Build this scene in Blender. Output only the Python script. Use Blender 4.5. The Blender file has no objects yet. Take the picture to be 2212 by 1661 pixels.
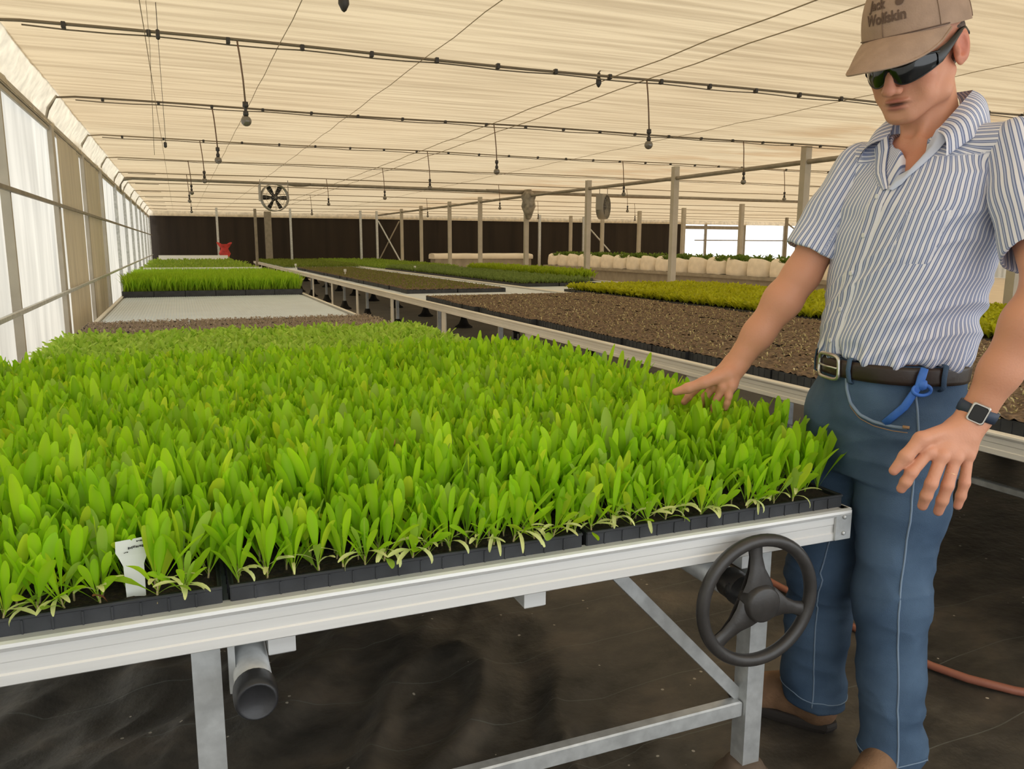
import bpy, math, random
import numpy as np
from mathutils import Vector, Matrix, noise as mnoise
PI = math.pi
random.seed(7); RNG = np.random.default_rng(7)
SC = bpy.context.scene
COL = SC.collection

# ------------------------------------------------------------------ materials
def mat(name, col, rough=0.6, metal=0.0, spec=0.5, var=0.0, vscale=8.0, col2=None, bump=0.0, bscale=60.0, trans=0.0, tcol=None,
        attr=None, stretch=None, coat=0.0, detail=4.0):
    m = bpy.data.materials.new(name); m.use_nodes = True
    nt = m.node_tree; N = nt.nodes; L = nt.links
    b = N['Principled BSDF']; out = N['Material Output']
    b.inputs['Base Color'].default_value = (*col, 1); b.inputs['Roughness'].default_value = rough
    b.inputs['Metallic'].default_value = metal; b.inputs['Specular IOR Level'].default_value = spec
    b.inputs['Coat Weight'].default_value = coat
    tc = N.new('ShaderNodeTexCoord'); src = tc.outputs['Object']
    if stretch:
        mp = N.new('ShaderNodeMapping'); mp.inputs['Scale'].default_value = stretch
        L.new(src, mp.inputs['Vector']); src = mp.outputs['Vector']
    csock = None
    if attr:
        a = N.new('ShaderNodeAttribute'); a.attribute_name = attr; csock = a.outputs['Color']
    if var or col2:
        n = N.new('ShaderNodeTexNoise'); n.inputs['Scale'].default_value = vscale; n.inputs['Detail'].default_value = detail
        L.new(src, n.inputs['Vector'])
        r = N.new('ShaderNodeValToRGB'); L.new(n.outputs['Fac'], r.inputs['Fac'])
        r.color_ramp.elements[0].position = .32; r.color_ramp.elements[1].position = .68
        c2 = col2 if col2 else tuple(max(0, c*(1-var)) for c in col)
        c1 = col if col2 else tuple(min(1, c*(1+var)) for c in col)
        r.color_ramp.elements[0].color = (*c2, 1); r.color_ramp.elements[1].color = (*c1, 1)
        if csock is None: csock = r.outputs['Color']
        else:
            mx = N.new('ShaderNodeMix'); mx.data_type = 'RGBA'; mx.blend_type = 'MULTIPLY'; mx.inputs[0].default_value = 1
            L.new(csock, mx.inputs[6]); L.new(r.outputs['Color'], mx.inputs[7]); csock = mx.outputs[2]
    if csock is not None: L.new(csock, b.inputs['Base Color'])
    if bump:
        n2 = N.new('ShaderNodeTexNoise'); n2.inputs['Scale'].default_value = bscale; n2.inputs['Detail'].default_value = 5
        L.new(src, n2.inputs['Vector'])
        bp = N.new('ShaderNodeBump'); bp.inputs['Strength'].default_value = bump; bp.inputs['Distance'].default_value = .01
        L.new(n2.outputs['Fac'], bp.inputs['Height']); L.new(bp.outputs['Normal'], b.inputs['Normal'])
    if trans:
        t = N.new('ShaderNodeBsdfTranslucent'); t.inputs['Color'].default_value = (*(tcol or col), 1)
        if csock is not None and tcol is None: L.new(csock, t.inputs['Color'])
        ms = N.new('ShaderNodeMixShader'); ms.inputs['Fac'].default_value = trans
        L.new(b.outputs['BSDF'], ms.inputs[1]); L.new(t.outputs['BSDF'], ms.inputs[2]); L.new(ms.outputs['Shader'], out.inputs['Surface'])
    return m

def nodes_of(m): return m.node_tree.nodes, m.node_tree.links

# ------------------------------------------------------------------ mesh builder
class MB:
    def __init__(s): s.v = []; s.f = []; s.mi = []; s.sm = []; s.n = 0
    def add(s, v, f, mi=0, smooth=False):
        v = np.asarray(v, float).reshape(-1, 3); o = s.n
        s.v.append(v); s.n += len(v)
        for q in f:
            s.f.append([i+o for i in q]); s.mi.append(mi); s.sm.append(smooth)
        return s
    def box(s, c, size, rz=0.0, mi=0, M=None, bev=0.0):
        x, y, z = [a/2 for a in size]
        if bev:
            b = bev; P = []
            for zz, ins in ((-z, b), (-z+b, 0), (z-b, 0), (z, b)):
                for sx, sy in ((-1, -1), (1, -1), (1, 1), (-1, 1)): P.append((sx*(x-ins), sy*(y-ins), zz))
            F = [(3, 2, 1, 0), (12, 13, 14, 15)]
            for k in range(3):
                for i in range(4): j = (i+1) % 4; F.append((k*4+i, k*4+j, k*4+4+j, k*4+4+i))
            p = np.array(P)
        else:
            p = np.array([(-x, -y, -z), (x, -y, -z), (x, y, -z), (-x, y, -z), (-x, -y, z), (x, -y, z), (x, y, z), (-x, y, z)])
            F = [(3, 2, 1, 0), (4, 5, 6, 7), (0, 1, 5, 4), (1, 2, 6, 5), (2, 3, 7, 6), (3, 0, 4, 7)]
        if rz: cs, sn = math.cos(rz), math.sin(rz); p = p@np.array([[cs, sn, 0], [-sn, cs, 0], [0, 0, 1]])
        if M is not None: p = p@np.array(M).T
        return s.add(p+np.array(c), F, mi)
    def bar(s, p0, p1, w, h, mi=0, up=(0, 0, 1)):
        p0 = np.array(p0, float); p1 = np.array(p1, float); d = p1-p0; L = np.linalg.norm(d); d /= L
        u = np.array(up, float); a = np.cross(d, u)
        if np.linalg.norm(a) < 1e-4: a = np.cross(d, (1, 0, 0))
        a /= np.linalg.norm(a); u = np.cross(a, d)
        return s.box((p0+p1)/2, (w, L, h), mi=mi, M=np.stack([a, d, u], 1), bev=min(w, h)*.12)
    def tube(s, pts, r, n=10, mi=0, caps=True, closed=False, flat=1.0, up=None):
        P = np.asarray(pts, float); m = len(P); R = np.broadcast_to(np.asarray(r, float), (m,))
        T = np.gradient(P, axis=0) if m > 2 else np.repeat((P[1]-P[0])[None], 2, 0)
        if closed: T = np.roll(P, -1, 0)-np.roll(P, 1, 0)
        T /= np.linalg.norm(T, axis=1)[:, None]+1e-12
        a = np.cross(T[0], up if up is not None else (0, 0, 1))
        if np.linalg.norm(a) < 1e-3: a = np.cross(T[0], (1, 0, 0))
        V = []; th = np.linspace(0, 2*PI, n, endpoint=False)
        for i in range(m):
            a = a-np.dot(a, T[i])*T[i]; a /= np.linalg.norm(a); b = np.cross(T[i], a)
            V.append(P[i]+R[i]*(np.cos(th)[:, None]*a+flat*np.sin(th)[:, None]*b))
        V = np.concatenate(V); F = []
        for i in range(m if closed else m-1):
            for j in range(n):
                k = (j+1) % n; i2 = (i+1) % m
                F.append((i*n+j, i*n+k, i2*n+k, i2*n+j))
        if caps and not closed: F.append(tuple(range(n-1, -1, -1))); F.append(tuple(range((m-1)*n, m*n)))
        return s.add(V, F, mi, True)
    def cyl(s, p0, p1, r0, r1=None, n=16, mi=0): return s.tube([p0, p1], [r0, r0 if r1 is None else r1], n, mi)
    def lathe(s, prof, c=(0, 0, 0), n=24, axis=2, mi=0, smooth=True):
        V = []; th = np.linspace(0, 2*PI, n, endpoint=False)
        for r, h in prof:
            q = np.zeros((n, 3)); a, b = [(1, 2), (2, 0), (0, 1)][axis]
            q[:, a] = r*np.cos(th); q[:, b] = r*np.sin(th); q[:, axis] = h; V.append(q)
        F = []
        for i in range(len(prof)-1):
            for j in range(n): k = (j+1) % n; F.append((i*n+j, i*n+k, i*n+n+k, i*n+n+j))
        F.append(tuple(range(n-1, -1, -1))); F.append(tuple(range((len(prof)-1)*n, len(prof)*n)))
        return s.add(np.concatenate(V)+np.array(c), F, mi, smooth)
    def grid(s, P, mi=0, smooth=True, flip=False):
        P = np.asarray(P, float); a, b = P.shape[:2]; F = []
        for i in range(a-1):
            for j in range(b-1):
                q = (i*b+j, i*b+j+1, i*b+b+j+1, i*b+b+j); F.append(q[::-1] if flip else q)
        return s.add(P.reshape(-1, 3), F, mi, smooth)
    def prism(s, prof, p0, p1, a, b, mi=0):
        """closed 2-D profile (in axes a,b) swept from p0 to p1"""
        pr = np.asarray(prof, float); a = np.array(a, float); b = np.array(b, float); n = len(pr)
        o = pr[:, :1]*a+pr[:, 1:]*b
        V = np.concatenate([o+np.array(p0), o+np.array(p1)])
        F = [(i, (i+1) % n, n+(i+1) % n, n+i) for i in range(n)]
        F += [tuple(range(n-1, -1, -1)), tuple(range(n, 2*n))]
        return s.add(V, F, mi)
    def mesh(s, name, mats):
        me = bpy.data.meshes.new(name)
        V = np.concatenate(s.v) if s.v else np.zeros((0, 3))
        me.from_pydata(V.tolist(), [], s.f)
        for m in (mats if isinstance(mats, (list, tuple)) else [mats]): me.materials.append(m)
        me.polygons.foreach_set('material_index', np.array(s.mi, np.int32)); me.polygons.foreach_set('use_smooth', np.array(s.sm, bool))
        me.update(); return me

def fastmesh(name, V, Q, mats, smooth=True, colors=None, mi=None):
    """big quad mesh straight from arrays"""
    me = bpy.data.meshes.new(name); V = np.ascontiguousarray(V, np.float32); Q = np.ascontiguousarray(Q, np.int32)
    k = Q.shape[1]
    me.vertices.add(len(V)); me.vertices.foreach_set('co', V.ravel())
    me.loops.add(Q.size); me.loops.foreach_set('vertex_index', Q.ravel())
    me.polygons.add(len(Q)); me.polygons.foreach_set('loop_start', np.arange(0, Q.size, k, dtype=np.int32))
    try: me.polygons.foreach_set('loop_total', np.full(len(Q), k, np.int32))
    except Exception: pass
    me.polygons.foreach_set('use_smooth', np.full(len(Q), smooth, bool))
    for m in (mats if isinstance(mats, (list, tuple)) else [mats]): me.materials.append(m)
    if mi is not None: me.polygons.foreach_set('material_index', np.asarray(mi, np.int32))
    if colors is not None:
        at = me.attributes.new('tint', 'FLOAT_COLOR', 'POINT')
        at.data.foreach_set('color', np.ascontiguousarray(np.concatenate([colors, np.ones((len(colors), 1))], 1), np.float32).ravel())
    me.update(calc_edges=True); me.validate(); return me

def tag(o, label=None, cat=None, group=None, kind=None):
    for k, v in (('label', label), ('category', cat), ('group', group), ('kind', kind)):
        if v: o[k] = v
    return o
def obj(name, mb, mats=None, parent=None, label=None, cat=None, group=None, kind=None, loc=None):
    me = mb.mesh(name, mats) if isinstance(mb, MB) else mb
    o = bpy.data.objects.new(name, me); COL.objects.link(o)
    if parent is not None: o.parent = parent
    if loc is not None: o.location = loc
    return tag(o, label, cat, group, kind)
def empty(name, loc, label, cat, group=None, rz=0.0):
    o = bpy.data.objects.new(name, None); COL.objects.link(o); o.location = loc; o.rotation_euler = (0, 0, rz); o.empty_display_size = .1
    return tag(o, label, cat, group)
def dup(o, loc=None, rz=None, label=None, group=None, scale=None, parent=None):
    c = o.copy(); COL.objects.link(c)
    if parent is not None: c.parent = parent
    if loc is not None: c.location = loc
    if rz is not None: c.rotation_euler = (0, 0, rz)
    if scale is not None: c.scale = (scale,)*3 if isinstance(scale, (int, float)) else scale
    if label: c['label'] = label
    if group: c['group'] = group
    for ch in o.children: dup(ch, parent=c)
    return c
NUM = ['first', 'second', 'third', 'fourth', 'fifth', 'sixth', 'seventh', 'eighth', 'ninth', 'tenth', 'eleventh', 'twelfth', 'thirteenth', 'fourteenth',
       'fifteenth', 'sixteenth', 'seventeenth', 'eighteenth', 'nineteenth', 'twentieth']
def nth(i):
    if i < 20: return NUM[i]
    t = ['twenty', 'thirty', 'forty', 'fifty', 'sixty'][(i+1)//10-2]; r = (i+1) % 10
    return (t[:-1]+'ieth') if r == 0 else t+'-'+NUM[r-1]
def fbm(x, y, z=0.0): return mnoise.fractal(Vector((x, y, z)), 1.0, 2.0, 3)

# ------------------------------------------------------------------ camera, world, light
cam = bpy.data.cameras.new('camera'); co = bpy.data.objects.new('camera', cam); COL.objects.link(co)
cam.sensor_fit = 'HORIZONTAL'; cam.sensor_width = 36.0; cam.lens = 36.0*1720/2212; cam.clip_end = 200; cam.clip_start = .05
R = Matrix(((0.92432, 0.06200, -0.37650, 0), (-0.38161, 0.16100, -0.91020, 0), (0.00420, 0.98500, 0.17250, 0), (0, 0, 0, 1)))
q = R.to_quaternion().normalized()
co.matrix_world = Matrix.Translation((0, 0, 1.35))@q.to_matrix().to_4x4()
SC.camera = co
SC.view_settings.view_transform = 'Standard'; SC.view_settings.look = 'None'; SC.view_settings.gamma = 1.0; SC.view_settings.use_curve_mapping = False
SC.view_settings.exposure = EXPOSURE = 0.0
W = bpy.data.worlds.new('sky'); SC.world = W; W.use_nodes = True
bg = W.node_tree.nodes['Background']; bg.inputs['Color'].default_value = (0.93, 0.97, 1.0, 1); bg.inputs['Strength'].default_value = 2.3
sl = bpy.data.lights.new('sun', 'SUN'); so = bpy.data.objects.new('sun', sl); COL.objects.link(so)
sl.energy = 2.4; sl.angle = math.radians(3); sl.color = (1.0, .95, .85)
so.rotation_euler = Vector((.42, .30, -.86)).to_track_quat('-Z', 'Y').to_euler(); so.location = (0, 0, 12)
SC.cycles.use_denoising = True
SC.cycles.max_bounces = 8; SC.cycles.diffuse_bounces = 4; SC.cycles.transmission_bounces = 6; SC.cycles.transparent_max_bounces = 8
SC.cycles.sample_clamp_indirect = 6.0
SC.cycles.caustics_reflective = False; SC.cycles.caustics_refractive = False

# ------------------------------------------------------------------ shared materials
M_alu = mat('aluminium', (.84, .83, .80), .34, .25, var=.06, vscale=3, stretch=(.4, .4, 14), bump=.03, bscale=4)
M_rail = mat('cream_aluminium', (.80, .77, .70), .45, .15, var=.05, vscale=2)
M_galv = mat('galvanised_steel', (.56, .57, .56), .45, .5, var=.16, vscale=26, bump=.03, bscale=80)
M_post = mat('painted_post', (.45, .41, .34), .6, .05, var=.10, vscale=5)
M_pipe = mat('dull_pipe', (.27, .24, .19), .55, .3, var=.15, vscale=8)
M_wire = mat('dark_wire', (.17, .135, .09), .6)
M_blackp = mat('black_plastic', (.022, .022, .024), .42, var=.3, vscale=12, bump=.05, bscale=120)
M_tray = mat('tray_plastic', (.030, .032, .036), .55, var=.35, vscale=14, bump=.06, bscale=60)
M_soil = mat('potting_soil', (.055, .036, .022), .9, col2=(.012, .008, .006), vscale=90, bump=.8, bscale=160)
M_bed = mat('white_bench_bed', (.62, .70, .78), .6, var=.05, vscale=5)
M_cone = mat('black_rubber', (.024, .020, .017), .7, var=.3, vscale=8)
M_dust = mat('dusty_rubber', (.15, .105, .072), .9, var=.35, vscale=10, bump=.2, bscale=40)
# ------------------------------------------------------------------ the setting
ZC = 2.55
# floor: woven ground fabric, wrinkled, dusty, pale seam threads along X
def floor_material():
    m = mat('ground_fabric', (.05, .045, .04), .5, spec=.5)
    N, L = nodes_of(m); b = N['Principled BSDF']
    tc = N.new('ShaderNodeTexCoord')
    def noise(sc, det, st=None, rough=.55):
        n = N.new('ShaderNodeTexNoise'); n.inputs['Scale'].default_value = sc; n.inputs['Detail'].default_value = det; n.inputs['Roughness'].default_value = rough
        if st:
            mp = N.new('ShaderNodeMapping'); mp.inputs['Scale'].default_value = st; mp.inputs['Rotation'].default_value = (0, 0, .5)
            L.new(tc.outputs['Object'], mp.inputs['Vector']); L.new(mp.outputs['Vector'], n.inputs['Vector'])
        else: L.new(tc.outputs['Object'], n.inputs['Vector'])
        return n
    def ramp(n, *st):
        r = N.new('ShaderNodeValToRGB'); L.new(n, r.inputs['Fac']); e = r.color_ramp.elements
        while len(e) < len(st): e.new(.5)
        for k, (p, c) in enumerate(st): e[k].position = p; e[k].color = (*c, 1)
        return r.outputs['Color']
    def mix(f, a, bb, mode='MIX'):
        x = N.new('ShaderNodeMix'); x.data_type = 'RGBA'; x.blend_type = mode
        if isinstance(f, float): x.inputs[0].default_value = f
        else: L.new(f, x.inputs[0])
        for s, val in ((6, a), (7, bb)):
            if isinstance(val, tuple): x.inputs[s].default_value = (*val, 1)
            else: L.new(val, x.inputs[s])
        return x.outputs[2]
    c = ramp(noise(2.3, 7, (1, 1.5, 1), .62).outputs['Fac'], (.36, (.028, .025, .021)), (.52, (.068, .059, .047)), (.70, (.150, .118, .086)))
    c = mix(ramp(noise(7, 8, (1, 1.3, 1), .7).outputs['Fac'], (.50, (0, 0, 0)), (.74, (.5,)*3)), c, (.135, .118, .092))
    sep = N.new('ShaderNodeSeparateXYZ'); L.new(tc.outputs['Object'], sep.inputs[0])
    def mth(op, a, bv):
        n = N.new('ShaderNodeMath'); n.operation = op
        for k, val in enumerate((a, bv)):
            if isinstance(val, (int, float)): n.inputs[k].default_value = val
            else: L.new(val, n.inputs[k])
        return n.outputs[0]
    wob = mth('MULTIPLY', noise(1.1, 2).outputs['Fac'], .16)
    y = mth('ADD', mth('ADD', sep.outputs['Y'], mth('MULTIPLY', sep.outputs['X'], -.02)), wob)
    fr = mth('FRACT', mth('DIVIDE', y, .29), 0)
    ln = mth('LESS_THAN', fr, .012)
    c = mix(mth('MULTIPLY', ln, .55), c, (.16, .17, .15))
    sp = N.new('ShaderNodeTexVoronoi'); sp.inputs['Scale'].default_value = 19; L.new(tc.outputs['Object'], sp.inputs['Vector'])
    spk = mth('MULTIPLY', mth('LESS_THAN', sp.outputs['Distance'], .095), mth('GREATER_THAN', noise(3, 3).outputs['Fac'], .53))
    c = mix(spk, c, (.50, .45, .36))
    # concrete further down the house, paled to stand in for light under the benches
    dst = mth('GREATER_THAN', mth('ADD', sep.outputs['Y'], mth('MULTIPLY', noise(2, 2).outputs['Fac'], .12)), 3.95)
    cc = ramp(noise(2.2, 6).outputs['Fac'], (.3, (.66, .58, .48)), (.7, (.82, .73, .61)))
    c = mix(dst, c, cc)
    L.new(c, b.inputs['Base Color'])
    bp = N.new('ShaderNodeBump'); bp.inputs['Strength'].default_value = .5; bp.inputs['Distance'].default_value = .01
    L.new(noise(20, 7).outputs['Fac'], bp.inputs['Height']); L.new(bp.outputs['Normal'], b.inputs['Normal'])
    return m
def axis_pts(segs):
    out = []
    for a, b, st in segs: out += list(np.arange(a, b-1e-6, st))
    return np.array(out+[segs[-1][1]])
xs = axis_pts([(-3, -1, .4), (-1, 3.6, .025), (3.6, 34, 1.6)]); ys = axis_pts([(-5, .6, .6), (.6, 4.0, .025), (4.0, 34, 1.5)])
X, Y = np.meshgrid(xs, ys); Z = np.zeros_like(X)
for i in range(Y.shape[0]):
    for j in range(X.shape[1]):
        x, y = X[i, j], Y[i, j]
        if -1 < x < 3.6 and .6 < y < 4.0:
            w = min(1, (x+1)/.3, (3.6-x)/.4, (y-.6)/.3, (4-y)/.3); k = 1.0 if x < .95 else max(.12, 1-(x-.95)*2.6)
            a = mnoise.noise(Vector((x*1.9-y*1.3, y*1.0+x*.5, 3))); r = 1-abs(mnoise.noise(Vector((x*3.1-y*2.1, y*1.2+x*.9, 9))))*1.3; r2 = 1-abs(mnoise.noise(Vector((x*6.0-y*4.4, y*2.4+x*1.5, 21))))*1.5
            Z[i, j] = w*k*(.020*a+.040*max(0, r-.55)/.45+.014*max(0, r2-.5)*2)-.030*k*w
Z[:] -= .002
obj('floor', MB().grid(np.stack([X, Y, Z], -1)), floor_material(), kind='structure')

# ceiling: cream shade cloth, ripples across the house
def cloth_material():
    m = bpy.data.materials.new('shade_cloth'); m.use_nodes = True; N, L = nodes_of(m)
    N.remove(N['Principled BSDF']); out = N['Material Output']
    tc = N.new('ShaderNodeTexCoord')
    mp = N.new('ShaderNodeMapping'); mp.inputs['Scale'].default_value = (.18, 3.4, 1); L.new(tc.outputs['Object'], mp.inputs['Vector'])
    n = N.new('ShaderNodeTexNoise'); n.inputs['Scale'].default_value = 4.0; n.inputs['Detail'].default_value = 5; L.new(mp.outputs['Vector'], n.inputs['Vector'])
    r = N.new('ShaderNodeValToRGB'); L.new(n.outputs['Fac'], r.inputs['Fac'])
    r.color_ramp.elements[0].position = .34; r.color_ramp.elements[0].color = (.37, .283, .175, 1)
    r.color_ramp.elements[1].position = .60; r.color_ramp.elements[1].color = (.50, .394, .254, 1)
    n2 = N.new('ShaderNodeTexNoise'); n2.inputs['Scale'].default_value = .35; n2.inputs['Detail'].default_value = 3; L.new(tc.outputs['Object'], n2.inputs['Vector'])
    mx = N.new('ShaderNodeMix'); mx.data_type = 'RGBA'; mx.blend_type = 'MULTIPLY'; mx.inputs[0].default_value = 1
    r2 = N.new('ShaderNodeValToRGB'); L.new(n2.outputs['Fac'], r2.inputs['Fac']); r2.color_ramp.elements[0].position = .3; r2.color_ramp.elements[0].color = (.93, .90, .87, 1); r2.color_ramp.elements[1].color = (1, 1, 1, 1); r2.color_ramp.elements[1].position = .6
    L.new(r.outputs['Color'], mx.inputs[6]); L.new(r2.outputs['Color'], mx.inputs[7])
    # brown water stains along the column line
    n3 = N.new('ShaderNodeTexNoise'); n3.inputs['Scale'].default_value = 1.2; n3.inputs['Detail'].default_value = 4
    mp3 = N.new('ShaderNodeMapping'); mp3.inputs['Scale'].default_value = (.6, 1.4, 1); L.new(tc.outputs['Object'], mp3.inputs['Vector']); L.new(mp3.outputs['Vector'], n3.inputs['Vector'])
    sp = N.new('ShaderNodeSeparateXYZ'); L.new(tc.outputs['Object'], sp.inputs[0])
    def M2(op, a, b):
        k = N.new('ShaderNodeMath'); k.operation = op
        for i, v in enumerate((a, b)):
            if isinstance(v, (int, float)): k.inputs[i].default_value = v
            else: L.new(v, k.inputs[i])
        return k.outputs[0]
    band = M2('SUBTRACT', 1.0, M2('MULTIPLY', M2('ABSOLUTE', M2('SUBTRACT', sp.outputs['X'], 7.0), 0), .8))
    st = M2('MULTIPLY', M2('MAXIMUM', band, 0.0), M2('MULTIPLY', M2('MAXIMUM', M2('SUBTRACT', n3.outputs['Fac'], .47), 0.0), 7.0))
    mx3 = N.new('ShaderNodeMix'); mx3.data_type = 'RGBA'; L.new(M2('MINIMUM', st, .7), mx3.inputs[0]); L.new(mx.outputs[2], mx3.inputs[6]); mx3.inputs[7].default_value = (.36, .24, .13, 1)
    d = N.new('ShaderNodeBsdfDiffuse'); t = N.new('ShaderNodeBsdfTranslucent'); s = N.new('ShaderNodeMixShader'); s.inputs[0].default_value = .58
    L.new(mx3.outputs[2], d.inputs['Color']); L.new(mx3.outputs[2], t.inputs['Color'])
    L.new(d.outputs[0], s.inputs[1]); L.new(t.outputs[0], s.inputs[2]); L.new(s.outputs[0], out.inputs['Surface'])
    bp = N.new('ShaderNodeBump'); bp.inputs['Strength'].default_value = .8; bp.inputs['Distance'].default_value = .05
    L.new(n.outputs['Fac'], bp.inputs['Height']); L.new(bp.outputs[0], d.inputs['Normal']); L.new(bp.outputs[0], t.inputs['Normal'])
    return m
M_cloth = cloth_material()
xs = axis_pts([(-.84, 9, .35), (9, 34, 1.0)]); ys = axis_pts([(-.8, 3, .3), (3, 14, .035), (14, 33, .08)])
X, Y = np.meshgrid(xs, ys); Z = np.full_like(X, ZC)
LINES = [2.7, 5.15, 7.6, 10.1, 12.55, 15.0, 17.5, 20.0, 22.5, 25.0, 27.5, 30.0]
for i in range(Y.shape[0]):
    y = ys[i]; dl = min(abs(y-l) for l in LINES)
    for j in range(X.shape[1]):
        x = xs[j]
        a = mnoise.noise(Vector((x*.22, y*3.2, 0)))*.010+mnoise.noise(Vector((x*.45, y*8.5, 4)))*.005
        sag = .02*math.sin(min(dl, 1.25)/1.25*PI/2)
        Z[i, j] += a-sag+.01
obj('ceiling', MB().grid(np.stack([X, Y, Z], -1), flip=True), M_cloth, kind='structure')

# loose cloth between ceiling edge and eave
M_flap = mat('loose_eave_cloth', (.80, .72, .58), .85, var=.16, vscale=9, trans=.35, bump=.7, bscale=30)
ys = np.arange(-.8, 32.6, .06); P = []
for y in ys:
    row = []
    dl = min(abs(y-l) for l in LINES); belly = .05*math.sin(min(dl, 1.25)/1.25*PI/2)
    for k in range(9):
        t = k/8; n = mnoise.noise(Vector((y*3.0, t*2.2, 1)))*.05*math.sin(PI*t)+mnoise.noise(Vector((y*9, t*4, 5)))*.016*math.sin(PI*t)
        row.append((-.83-.075*t-.06*math.sin(PI*t)*(1 if t < .7 else .7)+n*.9, y, ZC-(ZC-2.30)*t**.8-belly*math.sin(PI*t)+n*.6))
    P.append(row)
obj('trim_1', MB().grid(P, flip=False), M_flap, kind='structure')
obj('trim_2', MB().box((-.935, 14.7, 2.315), (.05, 35.6, .05)).bar((-.925, -3, 2.27), (-.925, 32.6, 2.27), .02, .03), M_post, kind='structure')

# left wall: milky film stretched on posts and rails
def film_material(name, col, tr, var=.12, fold=(1, 2.2, .35)):
    m = mat(name, col, .45, var=var, vscale=2.2, stretch=fold, trans=tr, bump=.12, bscale=3)
    return m
M_film = film_material('milky_film', (.60, .58, .53), .52, .18)
ys = np.arange(-3, 32.6, .1); zs = np.linspace(0.02, 2.32, 12); P = []
for y in ys:
    P.append([(-.96+.010*mnoise.noise(Vector((y*.9, z*.4, 2))), y, z) for z in zs])
obj('wall_left', MB().grid(P), M_film, kind='structure')
wp = MB()
for y, w, d in ((5.55, .035, .05), (7.75, .15, .035), (10.1, .11, .035), (12.2, .12, .06), (15, .05, .05), (17.4, .05, .05), (19.8, .05, .05), (22.2, .05, .05), (24.6, .05, .05), (27, .05, .05), (29.4, .05, .05), (31.8, .05, .05), (3.1, .05, .05)):
    wp = MB().box((-.915, y, 1.16), (d, w, 2.28), bev=.004)
    obj('wall_post', wp, M_post if y < 13 else M_galv, label='%s upright post of the milky film side wall' % ('slim dark' if y == 5.55 else 'broad pale' if y == 7.75 else 'broad shaded' if y == 10.1 else 'broad brownish' if y == 12.2 else 'nearest hidden' if y < 4 else nth(int((y-15)/2.4+.5))+' slim'), cat='post', group='side wall posts')
M_shade_band = mat('beige_shade_band', (.70, .64, .52), .8, var=.10, vscale=3, stretch=(1, 9, .4), trans=.5)  # added beige sheets standing in for shadow bands on the film wall
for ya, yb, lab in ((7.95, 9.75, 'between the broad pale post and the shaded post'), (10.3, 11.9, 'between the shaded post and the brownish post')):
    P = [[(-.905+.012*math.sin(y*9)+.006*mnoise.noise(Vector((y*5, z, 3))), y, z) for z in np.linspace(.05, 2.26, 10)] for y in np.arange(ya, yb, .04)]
    P = np.array(P); mband = MB().grid(P); mband.grid(P+np.array((.003, 0, 0)), flip=True)
    obj('wall_shade_band', mband, M_shade_band, label='beige curtain hanging on the side wall '+lab, cat='curtain', group='beige side curtains')
for z, c in ((1.655, 'mid height'), (.95, 'low')):
    obj('wall_rail', MB().bar((-.875, -3, z), (-.875, 32.6, z), .022, .028), M_pipe if z > 1.2 else M_galv, label='long horizontal pipe rail at %s along the milky side wall' % ('mid height' if z > 1.2 else 'bench height'), cat='rail', group='side wall rails')

# far wall: dark netting, bright film beyond X = 22.2, pale valance under the ceiling
M_net = mat('dark_netting', (.030, .021, .014), .9, col2=(.016, .011, .008), vscale=1.2, stretch=(3, 1, .2))
obj('wall_back', MB().box((10.6, 32.75, 1.22), (23.4, .06, 2.44)), M_net, kind='structure')
M_bright = film_material('bright_film', (.95, .95, .95), .9, .02)
obj('wall_back_film', MB().box((28.2, 32.75, 1.22), (11.8, .02, 2.44)), M_bright, kind='structure')
obj('wall_right', MB().box((34, 14, 1.27), (.02, 38, 2.54)), M_film, kind='structure')
P = [[(x, 32.6-.03*mnoise.noise(Vector((x*.8, z, 1))), z) for z in np.linspace(2.36, 2.57, 4)] for x in np.arange(-1, 34, .4)]
obj('trim_3', MB().grid(P), M_flap, kind='structure')
win = MB()
for x in (22.3, 23.6, 25.9, 28.4): win.box((x, 32.66, 1.22), (.12, .08, 2.4))
win.box((24.1, 32.66, 2.22), (3.6, .09, .16)); win.box((27.5, 32.68, 1.62), (9, .05, .05))
obj('trim_4', win, M_pipe, kind='structure')

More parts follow.
